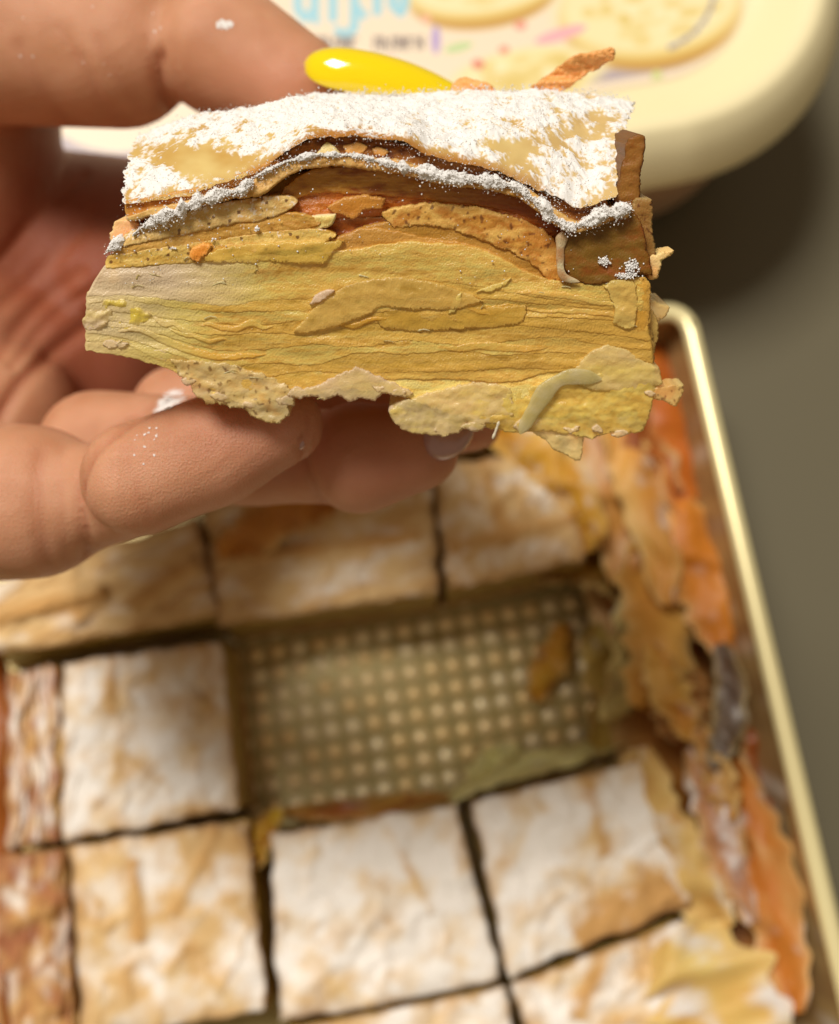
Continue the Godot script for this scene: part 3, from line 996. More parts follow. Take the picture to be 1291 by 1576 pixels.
func top_sheet() -> void:
	# upper pastry sheet: front lip, crest further back, then falling away under the thumb
	var fr := [187, 317, 224, 310, 261, 303, 326, 289, 378, 272, 410, 256, 445, 236, 480, 213, 535, 208, 583, 214, 628, 221, 655, 238, 690, 247, 753, 261, 785, 273, 818, 285, 858, 306, 894, 322, 930, 306, 948, 300]
	var bk := [215, 214, 250, 202, 300, 184, 400, 171, 480, 152, 600, 149, 720, 144, 860, 145, 930, 152, 975, 162]
	var nu := 520
	var cf := curve(fr, nu)
	var cb := curve(bk, nu)
	var rows := 170
	var backr := 26
	var nv := rows + backr
	var v := PackedVector3Array()
	var c := PackedColorArray()
	var powder := []
	for i in nu:
		var t := i / float(nu - 1)
		var a2 := cf[i]
		var b2 := cb[i]
		var lipn := 2.4 * fb(a2.x * 0.05, 4.0) + 1.2 * fb(a2.x * 0.17, 8.0)
		var A := L(a2.x, a2.y, 3.0 * PX)
		var B := L(b2.x, b2.y, -0.026)
		if t < 0.02 or t > 0.98:
			pass
		for j in nv:
			var p: Vector3
			var s := topx(A)
			var w := 0.0
			var lift := 0.0
			var f := j / float(rows - 1)
			if j < rows:
				p = A.lerp(B, f)
				p -= sy * (lipn * PX * exp(-f * 40.0))
				p += sy * (0.0028 * sin(f * PI) * (0.6 + 0.4 * sin(t * 9.0)))
				p += sy * (0.0006 * fb(t * 7.0, f * 3.0, 1.0))
				# ragged side edges
				p += sx * (0.00035 * nb.get_noise_2d(f * 26.0, 3.0 if t < 0.5 else 7.0) * (1.0 if t < 0.06 or t > 0.94 else 0.0))
				s = topx(p)
				# where sugar lies
				var gx := (p - so).dot(sx) / PX
				var gz := (p - so).dot(sz) / PX
				var k := 0.5 * nb.get_noise_2d(gx * 0.012, gz * 0.014) + 0.5 * nb.get_noise_2d(gx * 0.034 + 40.0, gz * 0.034) + 0.36 * nb.get_noise_2d(gx * 0.09, gz * 0.09 + 30.0) + 0.26 * nb.get_noise_2d(gx * 0.2, gz * 0.2 + 60.0)
				var bias := 0.62
				bias -= 1.35 * exp(-pow((s.x - 330.0) / 75.0, 2.0) - pow((s.y - 250.0) / 26.0, 2.0))
				bias -= 0.95 * exp(-pow((s.x - 250.0) / 55.0, 2.0) - pow((s.y - 240.0) / 18.0, 2.0))
				bias += 0.5 * exp(-pow((s.x - 255.0) / 45.0, 2.0) - pow((s.y - 272.0) / 11.0, 2.0))
				bias -= 0.8 * exp(-pow((s.x - 905.0) / 60.0, 2.0) - pow((s.y - 200.0) / 26.0, 2.0))
				bias -= 0.75 * exp(-pow((s.x - 800.0) / 60.0, 2.0) - pow((s.y - 235.0) / 30.0, 2.0))
				bias -= 0.6 * exp(-pow((s.x - 945.0) / 30.0, 2.0) - pow((s.y - 262.0) / 30.0, 2.0))
				var lipd := s.y - a2.y
				bias -= 1.2 * exp(-pow(lipd / 11.0, 2.0)) * (1.0 if s.x > 400.0 and s.x < 830.0 else 0.6)
				bias += 0.35 * exp(-pow((s.x - 600.0) / 190.0, 2.0) - pow((s.y - 175.0) / 40.0, 2.0))
				w = clampf((k + bias) * 2.4, 0, 1)
				var ks := 0.5 * nb.get_noise_2d(gx * 0.012, gz * 0.014) + 0.5 * nb.get_noise_2d(gx * 0.034 + 40.0, gz * 0.034)
				var ws := smoothstep(-0.15, 0.9, ks + bias + 0.1)
				var lump := 0.5 + 0.8 * nb.get_noise_2d(gx * 0.028, gz * 0.028) + 0.38 * nb.get_noise_2d(gx * 0.07, gz * 0.07 + 9.0) + 0.16 * nb.get_noise_2d(gx * 0.14, gz * 0.14)
				lift = ws * (0.00015 + 0.00034 * clampf(lump, -0.2, 1.6))
			else:
				f = (j - rows + 1) / float(backr)
				p = B - sz * (0.022 * f) - sy * (0.0035 * f * f)
				s = topx(p)
				w = 0.8
				lift = 0.0003
			p += sy * lift
			v.append(p)
			if j < rows and w > 0.45 and rng.randf() < 0.11 * w:
				powder.append([p + sy * 0.00001, 0.00004 + 0.00011 * pow(rng.randf(), 2.0)])
			var g := lin("d9bd78").lerp(lin("c49a50"), clampf(0.5 + 0.8 * fb(s.x * 0.012, s.y * 0.02, 6.0), 0, 1))
			g = g.lerp(lin("a96a2a"), clampf(0.85 * exp(-pow((s.y - a2.y) / 13.0, 2.0)) * (1.0 if s.x > 380.0 and s.x < 870.0 else 0.25), 0, 1))
			g = g.lerp(lin("d7ba84"), clampf((s.x - 720.0) / 150.0, 0, 1) * 0.5)
			c.append(g.lerp(lin("f1eee9"), w))
	put("top_sheet", grid_mesh(v, c, nu, nv, false, slice.position), M.top, slice, "sugar covered top pastry sheet")
	clumps("sugar_clumps", powder, 77)
	pass

var blob_v := PackedVector3Array()
var blob_i := PackedInt32Array()

func blob_shape() -> void:
	# an octahedron split once: 18 points
	var base := [Vector3.RIGHT, Vector3.UP, Vector3.LEFT, Vector3.DOWN, Vector3.BACK, Vector3.FORWARD]
	var tris := [[0, 1, 4], [1, 2, 4], [2, 3, 4], [3, 0, 4], [1, 0, 5], [2, 1, 5], [3, 2, 5], [0, 3, 5]]
	var key := {}
	for p in base:
		key[p] = blob_v.size()
		blob_v.append(p)
	for t in tris:
		var m := []
		for e in 3:
			var q: Vector3 = ((base[t[e]] + base[t[(e + 1) % 3]]) as Vector3).normalized()
			if not key.has(q):
				key[q] = blob_v.size()
				blob_v.append(q)
			m.append(key[q])
		blob_i.append_array([t[0], m[0], m[2], m[0], t[1], m[1], m[2], m[1], t[2], m[0], m[1], m[2]])

func clumps(called: String, spots: Array, seed_: int) -> void:
	# spots: [centre, radius]; each a lumpy speck of powder, joined into one mass
	if blob_v.is_empty():
		blob_shape()
	var r := RandomNumberGenerator.new()
	r.seed = seed_
	var v := PackedVector3Array()
	var c := PackedColorArray()
	var idx := PackedInt32Array()
	var white := [lin("f3f0ec"), lin("ece8e2"), lin("f6f4f1")]
	for s in spots:
		var at := v.size()
		var b := Basis.from_euler(Vector3(r.randf() * TAU, r.randf() * TAU, r.randf() * TAU)).scaled(Vector3(1, r.randf_range(0.65, 1.0), r.randf_range(0.8, 1.25)))
		var w: Color = white[r.randi() % 3]
		for p in blob_v:
			v.append((s[0] as Vector3) + b * p * ((s[1] as float) * r.randf_range(0.78, 1.22)))
			c.append(w)
		for k in blob_i:
			idx.append(at + k)
	var o := put(called, tri_mesh(v, c, idx, slice.position), M.sugar, slice)
	o.set_meta("kind", "stuff")

func grains(called: String, n: int, where: Callable, rmin: float, rmax: float, seed_: int) -> void:
	var v := PackedVector3Array()
	var c := PackedColorArray()
	var idx := PackedInt32Array()
	var r := RandomNumberGenerator.new()
	r.seed = seed_
	var dirs := [Vector3.RIGHT, Vector3.LEFT, Vector3.UP, Vector3.DOWN, Vector3.BACK, Vector3.FORWARD]
	var tris := [[0, 2, 4], [2, 1, 4], [1, 3, 4], [3, 0, 4], [2, 0, 5], [1, 2, 5], [3, 1, 5], [0, 3, 5]]
	for i in n:
		var p = where.call(r)
		if p == null:
			continue
		var s := rmin + (rmax - rmin) * pow(r.randf(), 3.0)
		var b := Basis.from_euler(Vector3(r.randf() * TAU, r.randf() * TAU, r.randf() * TAU))
		var at := v.size()
		for d in dirs:
			v.append((p as Vector3) + b * (d as Vector3) * (s * (0.6 + 0.7 * r.randf())))
			c.append(lin("f2efea"))
		for t in tris:
			for q in t:
				idx.append(at + q)
	var o := put(called, tri_mesh(v, c, idx, slice.position), M.sugar, slice)
	o.set_meta("kind", "stuff")

func curl_tube(called: String, pts: Array, z0: float, z1: float, r0: float, r1: float, col: String, flat := 0.6, mat: Material = null) -> void:
	var nu := 40
	var line := curve(pts, nu)
	var path := PackedVector3Array()
	var rad := PackedFloat32Array()
	for i in nu:
		var t := i / float(nu - 1)
		path.append(L(line[i].x, line[i].y, lerpf(z0, z1, t) * PX))
		var e := minf(t, 1.0 - t) * 9.0
		rad.append(lerpf(r0, r1, t) * PX * sqrt(clampf(e, 0.02, 1.0)) * (1.0 + 0.25 * nb.get_noise_2d(i * 0.09, r0 * 7.0)))
	var tb := tube(path, rad, 16, flat, sz, 0.06)
	var c := PackedColorArray()
	for p in tb[0]:
		c.append(lin(col).lerp(lin("e2d6aa"), clampf(0.3 + 0.8 * fb(p.x * 500.0, p.y * 500.0, p.z * 500.0), 0, 1)))
	put(called, grid_mesh(tb[0], c, tb[1], tb[2], true, slice.position), mat if mat else M.dough, slice)

func core_layers() -> void:
	# the many thin soft apple layers of the middle, with slices that end part of the way across
	var top := curve([132, 452, 200, 446, 300, 456, 400, 452, 500, 446, 600, 430, 700, 432, 800, 442, 900, 452, 1000, 460], 60)
	var bot := curve([130, 536, 235, 553, 290, 594, 400, 596, 480, 592, 580, 586, 700, 584, 800, 580, 900, 576, 1008, 588], 60)
	var mains := 7
	for k in mains:
		var u := []
		var l := []
		for i in 13:
			var q := int(i * 59.0 / 12.0)
			var f0 := k / float(mains) - 0.05 + 0.07 * nb.get_noise_2d(i * 0.55, k * 9.0)
			var f1 := (k + 1.0) / mains + 0.035 + 0.07 * nb.get_noise_2d(i * 0.55, (k + 1) * 9.0)
			var a := top[q].lerp(bot[q], f0)
			var b := top[q].lerp(bot[q], f1)
			var sh := rng.randf_range(-5, 2) if i == 12 else 0.0
			u.append_array([a.x + sh, a.y])
			l.append_array([b.x + sh, b.y])
		var g := k / float(mains)
		slab("apple_layer", u, l, -0.4 - 0.16 * k + rng.randf_range(-0.1, 0.1), 40.0, [["a88c3c", "b89c50", "9a7a30"], ["b09446", "c0a65c", "a48436"], ["a28636", "b2964a", "94742a"]][k % 3], M.apple, 120 + k, {"left": "e4d48a" if k < 5 else "d6c480", "left_to": 360.0 - 90.0 * absf(g - 0.35), "right": "bea65a" if k > 5 else "ac8e42", "right_from": 760.0, "bulge": 0.8})
	for k in 9:
		var x0 := rng.randf_range(150, 800)
		var len := rng.randf_range(90, 300)
		var f := rng.randf_range(0.06, 0.92)
		var th := rng.randf_range(8, 20)
		var up := []
		var dn := []
		for i in 7:
			var x := minf(x0 + len * i / 6.0, 990.0)
			var q := clampi(int((x - 131.0) / 869.0 * 59.0), 0, 59)
			var c := top[q].lerp(bot[q], f)
			var w := th * sin(PI * (i + 0.6) / 7.2)
			var y := c.y + 7.0 * nb.get_noise_2d(i * 0.5, k * 5.0)
			up.append_array([x, y - w * 0.5])
			dn.append_array([x, y + w * 0.5])
		slab("apple_layer", up, dn, rng.randf_range(0.2, 1.6), 8.0, [["b3954a", "c0a45c"], ["a8862f", "b4943e"], ["bca254", "a88a3c"]][k % 3], M.flake, 150 + k, {"bulge": 2.4, "taper": 30.0, "left": "e2d494", "left_to": 330.0})

func held_slice() -> void:
	slice = thing("apple_pie_slice", "held square of layered apple pie, cut side facing, thick powdered sugar on top", "pie slice", L(562, 620, -0.02))
	var full := 40.0
	slab("filling_core", [185, 340, 330, 300, 500, 262, 700, 280, 870, 330, 985, 350], [150, 520, 300, 560, 500, 590, 700, 620, 870, 640, 985, 640], -46, 34.0, ["c08c34", "d8aa48"], M.crust, 1, {"bulge": 2.0})
	top_sheet()
	# between the two sheets
	slab("brown_layer", [395, 268, 470, 218, 540, 206, 620, 222, 700, 246, 780, 270, 860, 305, 935, 306], [395, 292, 470, 254, 560, 250, 640, 270, 720, 280, 800, 306, 860, 344, 940, 344], -13, 30.0, ["6d3c14", "9a6426", "5e2e0e"], M.crust, 2, {"bulge": 2.0})
	slab("brown_layer", [190, 310, 261, 297, 326, 283, 400, 254, 430, 244], [194, 338, 240, 324, 300, 306, 400, 276, 432, 262], -5, 30.0, ["c08038", "d09a4e", "a86a28"], M.crust, 85, {"bulge": 1.0})
	plate("pastry_crumb", [486, 238, 494, 228, 504, 219, 514, 226, 524, 236, 512, 242, 498, 244], -5, 3.0, ["c9a870", "d8ba88"], M.crust, 3, {"jag": 1.0})
	plate("pastry_crumb", [528, 226, 545, 219, 566, 224, 560, 234, 548, 240, 534, 236], -8, 4.0, ["9a7438", "b98f58"], M.crust, 4, {"jag": 1.5})
	plate("pastry_crumb", [572, 228, 584, 226, 600, 234, 590, 242, 576, 238], -8, 4.0, ["a27a3c", "b98f58"], M.crust, 5, {"jag": 1.5})
	# second sheet, thin, with sugar along its lip
	slab("second_sheet", [193, 333, 233, 321, 297, 305, 330, 296, 378, 287, 398, 270, 442, 249, 483, 240, 527, 239, 567, 242, 620, 248, 693, 270, 737, 274, 785, 281, 818, 293, 850, 319, 890, 340, 934, 322, 969, 320],
		[195, 341, 237, 332, 301, 320, 334, 311, 384, 305, 406, 300, 444, 270, 484, 259, 528, 256, 566, 261, 618, 268, 690, 286, 735, 290, 783, 299, 812, 312, 842, 338, 886, 358, 934, 343, 969, 333],
		11, 36.0, ["c08c3e", "d8b070", "b5803a"], M.crust, 5, {"jag": 2.2, "bulge": 4.0, "label": "lower pastry sheet with sugared lip"})
	sugar_heap("sugar_ridge", [232, 336, 262, 330, 300, 312, 332, 301, 372, 291, 388, 280], 17.0, 16, 31)
	sugar_heap("sugar_ridge", [392, 272, 420, 258, 446, 247, 483, 239, 527, 238, 567, 241], 5.0, 13, 32, 14.0)
	sugar_heap("sugar_ridge", [560, 243, 600, 252, 640, 262, 693, 273, 737, 277, 785, 285, 815, 297], 12.0, 15, 33)
	sugar_heap("sugar_ridge", [800, 292, 822, 308, 846, 328, 868, 346, 886, 350], 15.0, 15, 34)
	sugar_heap("sugar_ridge", [880, 350, 905, 340, 934, 328, 962, 322, 972, 322], 13.0, 15, 35)
	sugar_heap("sugar_ridge", [164, 388, 172, 378, 186, 372, 192, 370], 11.0, 0, 36)
	sugar_heap("sugar_ridge", [204, 362, 218, 350, 236, 342, 258, 336], 9.0, 6, 37)
	# the arch under the second sheet
	slab("apple_layer", [436, 290, 480, 262, 560, 256, 650, 270, 760, 292, 840, 318, 866, 352], [420, 322, 480, 299, 560, 300, 650, 308, 760, 322, 840, 348, 864, 384], -18, 30.0, ["8a5a1c", "a88030", "7a4414"], M.apple, 6, {"right": "7a3410", "right_from": 600.0})
	slab("apple_layer", [392, 318, 430, 300, 470, 290, 560, 290, 650, 300, 760, 314, 840, 340, 862, 378], [388, 352, 430, 354, 470, 354, 530, 340, 590, 332, 680, 330, 780, 346, 858, 402], -21, 30.0, ["9a5216", "a9682a", "7a3410"], M.apple, 7, {"fib": 1.6})
	plate("brown_shard", [504, 320, 525, 306, 560, 300, 594, 306, 586, 320, 562, 322, 548, 336, 530, 334], -9, 6.0, ["a4702a", "b58436"], M.apple, 8)
	plate("brown_shard", [396, 318, 420, 304, 444, 300, 436, 320, 424, 338, 404, 342], -9, 6.0, ["b07c34", "9a5c20"], M.apple, 80)
	plate("thin_flake", [402, 353, 430, 341, 470, 334, 516, 330, 512, 346, 490, 355, 460, 358, 428, 355], -5, 8.0, ["b38c46", "caa868", "a97c34"], M.crust, 9, {"jag": 1.2, "edge": "e8d6a4", "edge_amt": 0.6, "fib": 1.2})
	plate("baked_layer", [586, 328, 620, 317, 660, 312, 710, 316, 750, 322, 800, 336, 838, 354, 860, 380, 872, 430, 860, 446, 838, 426, 816, 404, 780, 386, 735, 368, 690, 352, 640, 347, 606, 352], -8, 30.0, ["b8883c", "d2ac62", "a8702c", "c4984a"], M.crust, 10, {"speck": 0.5, "jag": 2.0, "fib": 0.8, "gain": Vector3(1.35, 1.2, 1.0), "right": "bc8038", "right_from": 780.0, "label": "golden brown baked layer"})
	slab("apple_layer", [556, 350, 600, 340, 660, 338, 720, 350, 790, 378, 830, 406, 858, 432], [556, 376, 610, 380, 670, 376, 730, 390, 790, 418, 830, 440, 868, 456], -10, 32.0, ["94702a", "a98440"], M.apple, 11, {"edge": "c09a50"})
	plate("brown_layer", [494, 352, 512, 338, 548, 334, 590, 336, 612, 352, 608, 380, 560, 388, 520, 386, 492, 378], -20, 16.0, ["8a4c1a", "6e300e", "a0622a"], M.apple, 12, {"fib": 2.0})
	slab("apple_layer", [488, 376, 530, 360, 560, 352, 600, 354, 660, 366, 740, 380, 800, 412, 850, 436], [500, 392, 560, 396, 620, 390, 680, 396, 740, 412, 800, 440, 852, 456], -6, 30.0, ["9c7430", "ae8a48"], M.apple, 13)
	# left side, thin pastry sheets
	slab("pastry_layer", [194, 334, 240, 313, 300, 298, 334, 288], [196, 342, 240, 336, 290, 318, 334, 306], -8, 34.0, ["c27e2e", "d09848"], M.crust, 14, {"lean": -2.0})
	plate("pastry_tab", [168, 362, 176, 344, 192, 336, 214, 344, 212, 366, 190, 374, 170, 374], -10, 26.0, ["bd8a62", "c49670"], M.crust, 15, {"jag": 3.0})
	slab("pastry_layer", [188, 362, 240, 338, 330, 313, 420, 300, 456, 294], [188, 381, 260, 366, 340, 350, 420, 336, 460, 322], 2, 36.0, ["c99c52", "d8b878", "b98438"], M.crust, 16, {"sugar": 0.62, "speck": 0.2, "taper_r": 60.0})
	slab("pastry_layer", [178, 380, 260, 358, 340, 342, 430, 326, 484, 324], [170, 400, 250, 388, 340, 374, 430, 362, 504, 354], 0, 36.0, ["b58232", "cfa254", "a87428"], M.crust, 17, {"sugar": 0.2, "taper_r": 70.0})
	slab("pastry_layer", [164, 393, 250, 380, 340, 366, 430, 354, 508, 346], [160, 414, 240, 409, 320, 404, 400, 390, 480, 382, 526, 374], 1.5, 36.0, ["cda24a", "d8b868", "bb8a34"], M.crust, 18, {"sugar": 0.12, "speck": 0.2, "taper_r": 80.0})
	plate("browned_chip", [290, 396, 298, 380, 312, 372, 326, 378, 318, 392, 304, 404], 4, 5.0, ["c07a2c", "b06a22"], M.crust, 19)
	plate("apple_layer", [312, 394, 345, 381, 400, 374, 480, 372, 530, 372, 514, 388, 497, 405, 460, 406, 420, 403, 360, 405, 322, 404], 3.5, 30.0, ["ab9640", "bba652", "9a8034"], M.flake, 20, {"jag": 2.0})
	# the pale core
	slab("apple_layer", [158, 410, 220, 400, 300, 396, 400, 392, 470, 392, 560, 380, 640, 372, 740, 384, 820, 422, 880, 434, 960, 428, 998, 434], [130, 458, 200, 456, 300, 468, 350, 472, 400, 464, 480, 460, 560, 434, 640, 430, 740, 444, 800, 454, 880, 466, 990, 482], 0, full, ["ae9246", "bca458", "9c7c34"], M.apple, 21, {"left": "f4dc98", "left_to": 430.0})
	plate("apple_tongue", [452, 512, 470, 488, 492, 466, 520, 446, 560, 431, 610, 426, 660, 432, 712, 448, 742, 464, 700, 476, 640, 477, 588, 472, 560, 488, 520, 502, 484, 511], 4.5, 14.0, ["a68e48", "b7a15c", "98803a"], M.flake, 22, {"edge_amt": 0.15, "gy": 0.03, "rim": 3.0, "jag": 1.5})
	core_layers()
	plate("apple_layer", [578, 492, 588, 476, 640, 474, 720, 474, 810, 470, 800, 500, 720, 506, 640, 510, 590, 506], 0.5, 12.0, ["a08434", "ae9442"], M.flake, 24, {"rim": 1.5})
	slab("bottom_crust", [296, 576, 400, 578, 500, 572, 600, 564, 720, 562, 850, 552, 1010, 560], [330, 614, 400, 620, 470, 608, 560, 600, 625, 612, 700, 640, 800, 648, 880, 640, 1004, 630], -3.2, 36.0, ["b59c52", "c4ae6a", "a68a40"], M.dough, 27, {"jag": 4.0})
	# ragged dough under the slice
	plate("dough_flake", [262, 552, 300, 556, 350, 560, 400, 575, 440, 592, 452, 606, 438, 614, 447, 636, 424, 654, 404, 646, 388, 640, 372, 630, 345, 624, 318, 620, 300, 610, 292, 594, 276, 580], 0, 9.0, ["c0a876", "ceb88a", "b29860"], M.flake, 28, {"jag": 3.0, "speck": 0.5, "fib": 1.5, "gy": -0.03})
	plate("dough_flake", [470, 600, 500, 588, 548, 566, 590, 582, 636, 606, 620, 611, 590, 606, 578, 616, 556, 612, 540, 618, 520, 608, 500, 616, 480, 610, 462, 613, 444, 610, 452, 596], 2, 7.0, ["ccba7c", "d8ca94"], M.flake, 29, {"jag": 2.5, "edge": "e8dcae", "edge_amt": 0.5})
	plate("dough_flake", [598, 638, 612, 622, 640, 610, 690, 596, 740, 588, 785, 598, 790, 640, 735, 658, 716, 650, 706, 664, 680, 672, 650, 668, 622, 662, 606, 650], 1, 12.0, ["ccba72", "d8c888", "bda95c"], M.flake, 30, {"jag": 2.5, "edge": "e0d498", "edge_amt": 0.35, "fib": 1.4})
	plate("dough_flake", [735, 640, 760, 618, 800, 600, 860, 586, 940, 570, 1000, 558, 1010, 600, 998, 640, 990, 664, 965, 668, 940, 664, 912, 676, 880, 668, 840, 664, 780, 666, 745, 656], 0, 26.0, ["bca650", "cdb868", "b09a48", "c8b568"], M.flake, 31, {"jag": 2.5, "fib": 1.6, "rim": 2.5})
	plate("dough_flake", [806, 648, 850, 644, 890, 656, 898, 672, 893, 709, 868, 700, 850, 690, 838, 676, 820, 666], -4, 4.0, ["bba670", "c6b484"], M.flake, 32, {"jag": 2.0, "fib": 1.4})
	plate("dough_flake", [876, 582, 902, 548, 935, 530, 962, 538, 985, 552, 1014, 566, 1019, 592, 990, 600, 950, 604, 910, 600], 2, 16.0, ["c8b468", "d6c484"], M.flake, 33, {"rim": 2.5, "fib": 1.2})
	plate("pale_block", [930, 440, 950, 430, 980, 438, 978, 502, 960, 506, 944, 499, 947, 476], 4, 10.0, ["b8a058", "c6b06c"], M.flake, 34, {"fib": 1.5})
	plate("apple_layer", [972, 432, 992, 426, 1002, 440, 998, 506, 982, 514, 970, 508], 0, 28.0, ["aa8434", "b8923e"], M.apple, 35)
	plate("brown_layer", [945, 510, 975, 504, 1004, 510, 1006, 560, 975, 540, 948, 534], -10, 26.0, ["7a5e26", "8c7030"], M.apple, 36)
	plate("dough_flake", [992, 600, 1015, 596, 1052, 593, 1042, 625, 1020, 618, 996, 613], -2, 3.0, ["bc9a5c", "cbb07a"], M.flake, 37, {"jag": 2.0, "speck": 0.6})
	plate("dough_flake", [986, 470, 1004, 463, 1031, 474, 1022, 490, 1000, 498], -30, 8.0, ["b5965a", "c4a870"], M.flake, 38)
	plate("dough_flake", [984, 476, 1006, 478, 1014, 510, 1003, 548, 988, 530], -18, 10.0, ["a08a4c", "b09a58"], M.flake, 39)
	# right side: brown skin folded down over the corner
	plate("side_skin", [866, 354, 900, 342, 935, 325, 968, 320, 986, 340, 996, 380, 1004, 424, 975, 420, 945, 436, 905, 437, 878, 432, 864, 400], 2, 28.0, ["6e4c14", "7e5a1c", "8a4a18"], M.crust, 40, {"edge": "7a3412", "edge_amt": 0.6, "gain": Vector3.ONE * 1.1, "label": "dark brown skin folded down at the corner"})
	plate("side_skin", [944, 306, 956, 260, 966, 214, 980, 208, 993, 214, 987, 270, 985, 318, 990, 332, 965, 326], -20, 10.0, ["9a6224", "ad7630", "8a501c"], M.crust, 41, {"edge": "5a2c0c", "edge_amt": 0.6, "gain": Vector3.ONE * 0.8})
	plate("side_skin", [974, 310, 1004, 307, 1003, 350, 1010, 396, 992, 408, 980, 380], -12, 16.0, ["8c6028", "a4763a"], M.crust, 42, {"speck": 0.6, "gain": Vector3.ONE})
	plate("dough_flake", [992, 400, 1012, 390, 1038, 386, 1032, 394, 1018, 403, 1012, 428, 998, 430], -10, 3.0, ["b88c56", "cba67a"], M.crust, 44)
	curl_tube("curled_skin", [866, 356, 862, 390, 866, 424, 892, 434], 4, 7, 9, 4, "b07e50", 0.4, M.crust)
	curl_tube("apple_curl", [800, 668, 822, 630, 846, 596, 878, 580, 926, 584], 8, 5, 15, 10, "cfc07c", 0.3, M.flake)
	plate("apple_shred", [690, 484, 694, 470, 704, 452, 711, 450, 709, 466, 700, 480], 4, 1.0, ["c9b444", "d6c66c"], M.flake, 61, {"rim": 1.0, "jag": 1.2})
	plate("apple_shred", [732, 450, 752, 440, 774, 434, 787, 428, 778, 440, 758, 449], 2, 1.5, ["b8a850", "c8ba6c"], M.flake, 62, {"rim": 1.0, "jag": 1.2})
	plate("white_shred", [476, 468, 486, 455, 502, 446, 514, 447, 504, 457, 490, 466], 7, 1.0, ["ece2be", "e2d6a8"], M.flake, 63, {"rim": 1.0, "jag": 1.2})
	var gr := RandomNumberGenerator.new()
	gr.seed = 41
	var white := []
	for s in [[930, 402, 12, 9, 150], [972, 410, 20, 14, 160], [962, 424, 26, 8, 130], [396, 352, 5, 7, 30], [266, 381, 6, 4, 9], [290, 379, 3, 3, 6], [330, 368, 14, 4, 6], [875, 432, 16, 4, 20]]:
		for k in s[4]:
			white.append([L(s[0] + gr.randfn(0, s[2] * 0.32), s[1] + gr.randfn(0, s[3] * 0.32), (2.5 + gr.randf() * 3.0) * PX), 0.00004 + 0.0001 * gr.randf()])
	clumps("sugar_clumps", white, 42)
	# small torn scraps along the ragged lower edge
	var low := curve([135, 536, 235, 553, 288, 596, 320, 620, 380, 630, 440, 640, 450, 612, 540, 616, 620, 610, 604, 645, 660, 670, 720, 662, 800, 666, 900, 676, 985, 664, 1004, 610], 200)
	for k in 20:
		var q := low[int((k + gr.randf()) * 199.0 / 20.0)] + Vector2(gr.randfn(0, 2), gr.randf_range(-14, -5))
		var ol := []
		var m := 7
		var rx := gr.randf_range(9, 24)
		for i in m:
			var a := TAU * i / m
			var rr := rx * gr.randf_range(0.5, 1.2)
			ol.append_array([q.x + cos(a) * rr, q.y + sin(a) * rr * 0.5])
		plate("torn_scrap", ol, gr.randf_range(0, 3), 1.0, ["c9b67c", "d6c894", "bfa860"], M.flake, 200 + k, {"rim": 1.0, "jag": 2.0, "edge": "e8dcb0", "edge_amt": 0.4})
	curl_tube("white_shred", [758, 676, 764, 660, 768, 648], 6, 6, 2.5, 2.0, "ded3bc", 0.8)
	plate("apple_skin_flake", [158, 462, 182, 456, 212, 470, 244, 494, 230, 500, 200, 512, 172, 506, 160, 490], 1, 4.0, ["c2b848", "b4a63a", "d6cc7c"], M.flake, 46, {"edge": "ece6ae", "edge_amt": 0.5, "fib": 3.0})
	plate("apple_skin_flake", [132, 480, 146, 462, 166, 470, 172, 486, 158, 504, 138, 510, 126, 498], 1, 4.0, ["cfc674", "e2dca4"], M.flake, 47, {"fib": 3.0})
	# small raised wet scraps over the cut face
	var r := RandomNumberGenerator.new()
	r.seed = 99
	for k in 26:
		var x := 170.0 + r.randf() * 800.0
		var y := 400.0 + r.randf() * 215.0
		if y > 540.0 and x < 330.0:
			continue
		var len := 6.0 + r.randf() * 18.0
		var dy := r.randf_range(-5, 5)
		curl_tube("apple_fibre", [x, y, x + len * 0.5, y - dy - 2.0, x + len, y - dy], 1.0, 2.5, 0.8 + r.randf() * 1.0, 0.6, ["c9b46a", "b59c48", "d8cc90"][k % 3], 0.7, M.apple)
	# orange flakes that stand up behind the crest
	for f in [[[812, 140, 850, 112, 890, 84, 948, 74], [845, 150, 872, 140, 900, 118, 946, 92], -0.028], [[690, 132, 716, 120, 748, 128, 770, 146], [700, 150, 725, 148, 750, 150, 772, 152], -0.030]]:
		slab("pastry_flake", f[0], f[1], f[2] / PX, 1.2, ["d9904e", "e2a566", "cf7f3a"], M.crust, 50 + int(f[2] * 1000), {"taper": 9.0, "jag": 3.0, "bulge": 2.0, "fib": 4.0, "edge_amt": 0.1})
	curl_tube("pastry_flake", [414, 186, 430, 180, 450, 184], -300, -300, 4, 3, "d09a4c", 0.5, M.crust)
	# loose sugar
	var lipf := curve([187, 317, 326, 289, 410, 256, 480, 213, 583, 214, 655, 238, 785, 273, 894, 322, 948, 300], 200)
	var lip2 := curve([193, 338, 330, 300, 398, 272, 483, 242, 567, 242, 693, 272, 818, 296, 890, 346, 969, 322], 200)
	grains("sugar_grains", 1500, func(q: RandomNumberGenerator):
		var p := lip2[q.randi() % 200]
		return L(p.x + q.randfn(0, 3.0), p.y + q.randfn(2.0, 8.0), (6.0 + q.randf() * 6.0) * PX), 0.00003, 0.00014, 5)
	grains("sugar_grains", 900, func(q: RandomNumberGenerator):
		var p := lipf[q.randi() % 200]
		return L(p.x + q.randfn(0, 3.0), p.y + q.randfn(-3.0, 6.0), (1.0 + q.randf() * 3.0) * PX), 0.00003, 0.00013, 6)
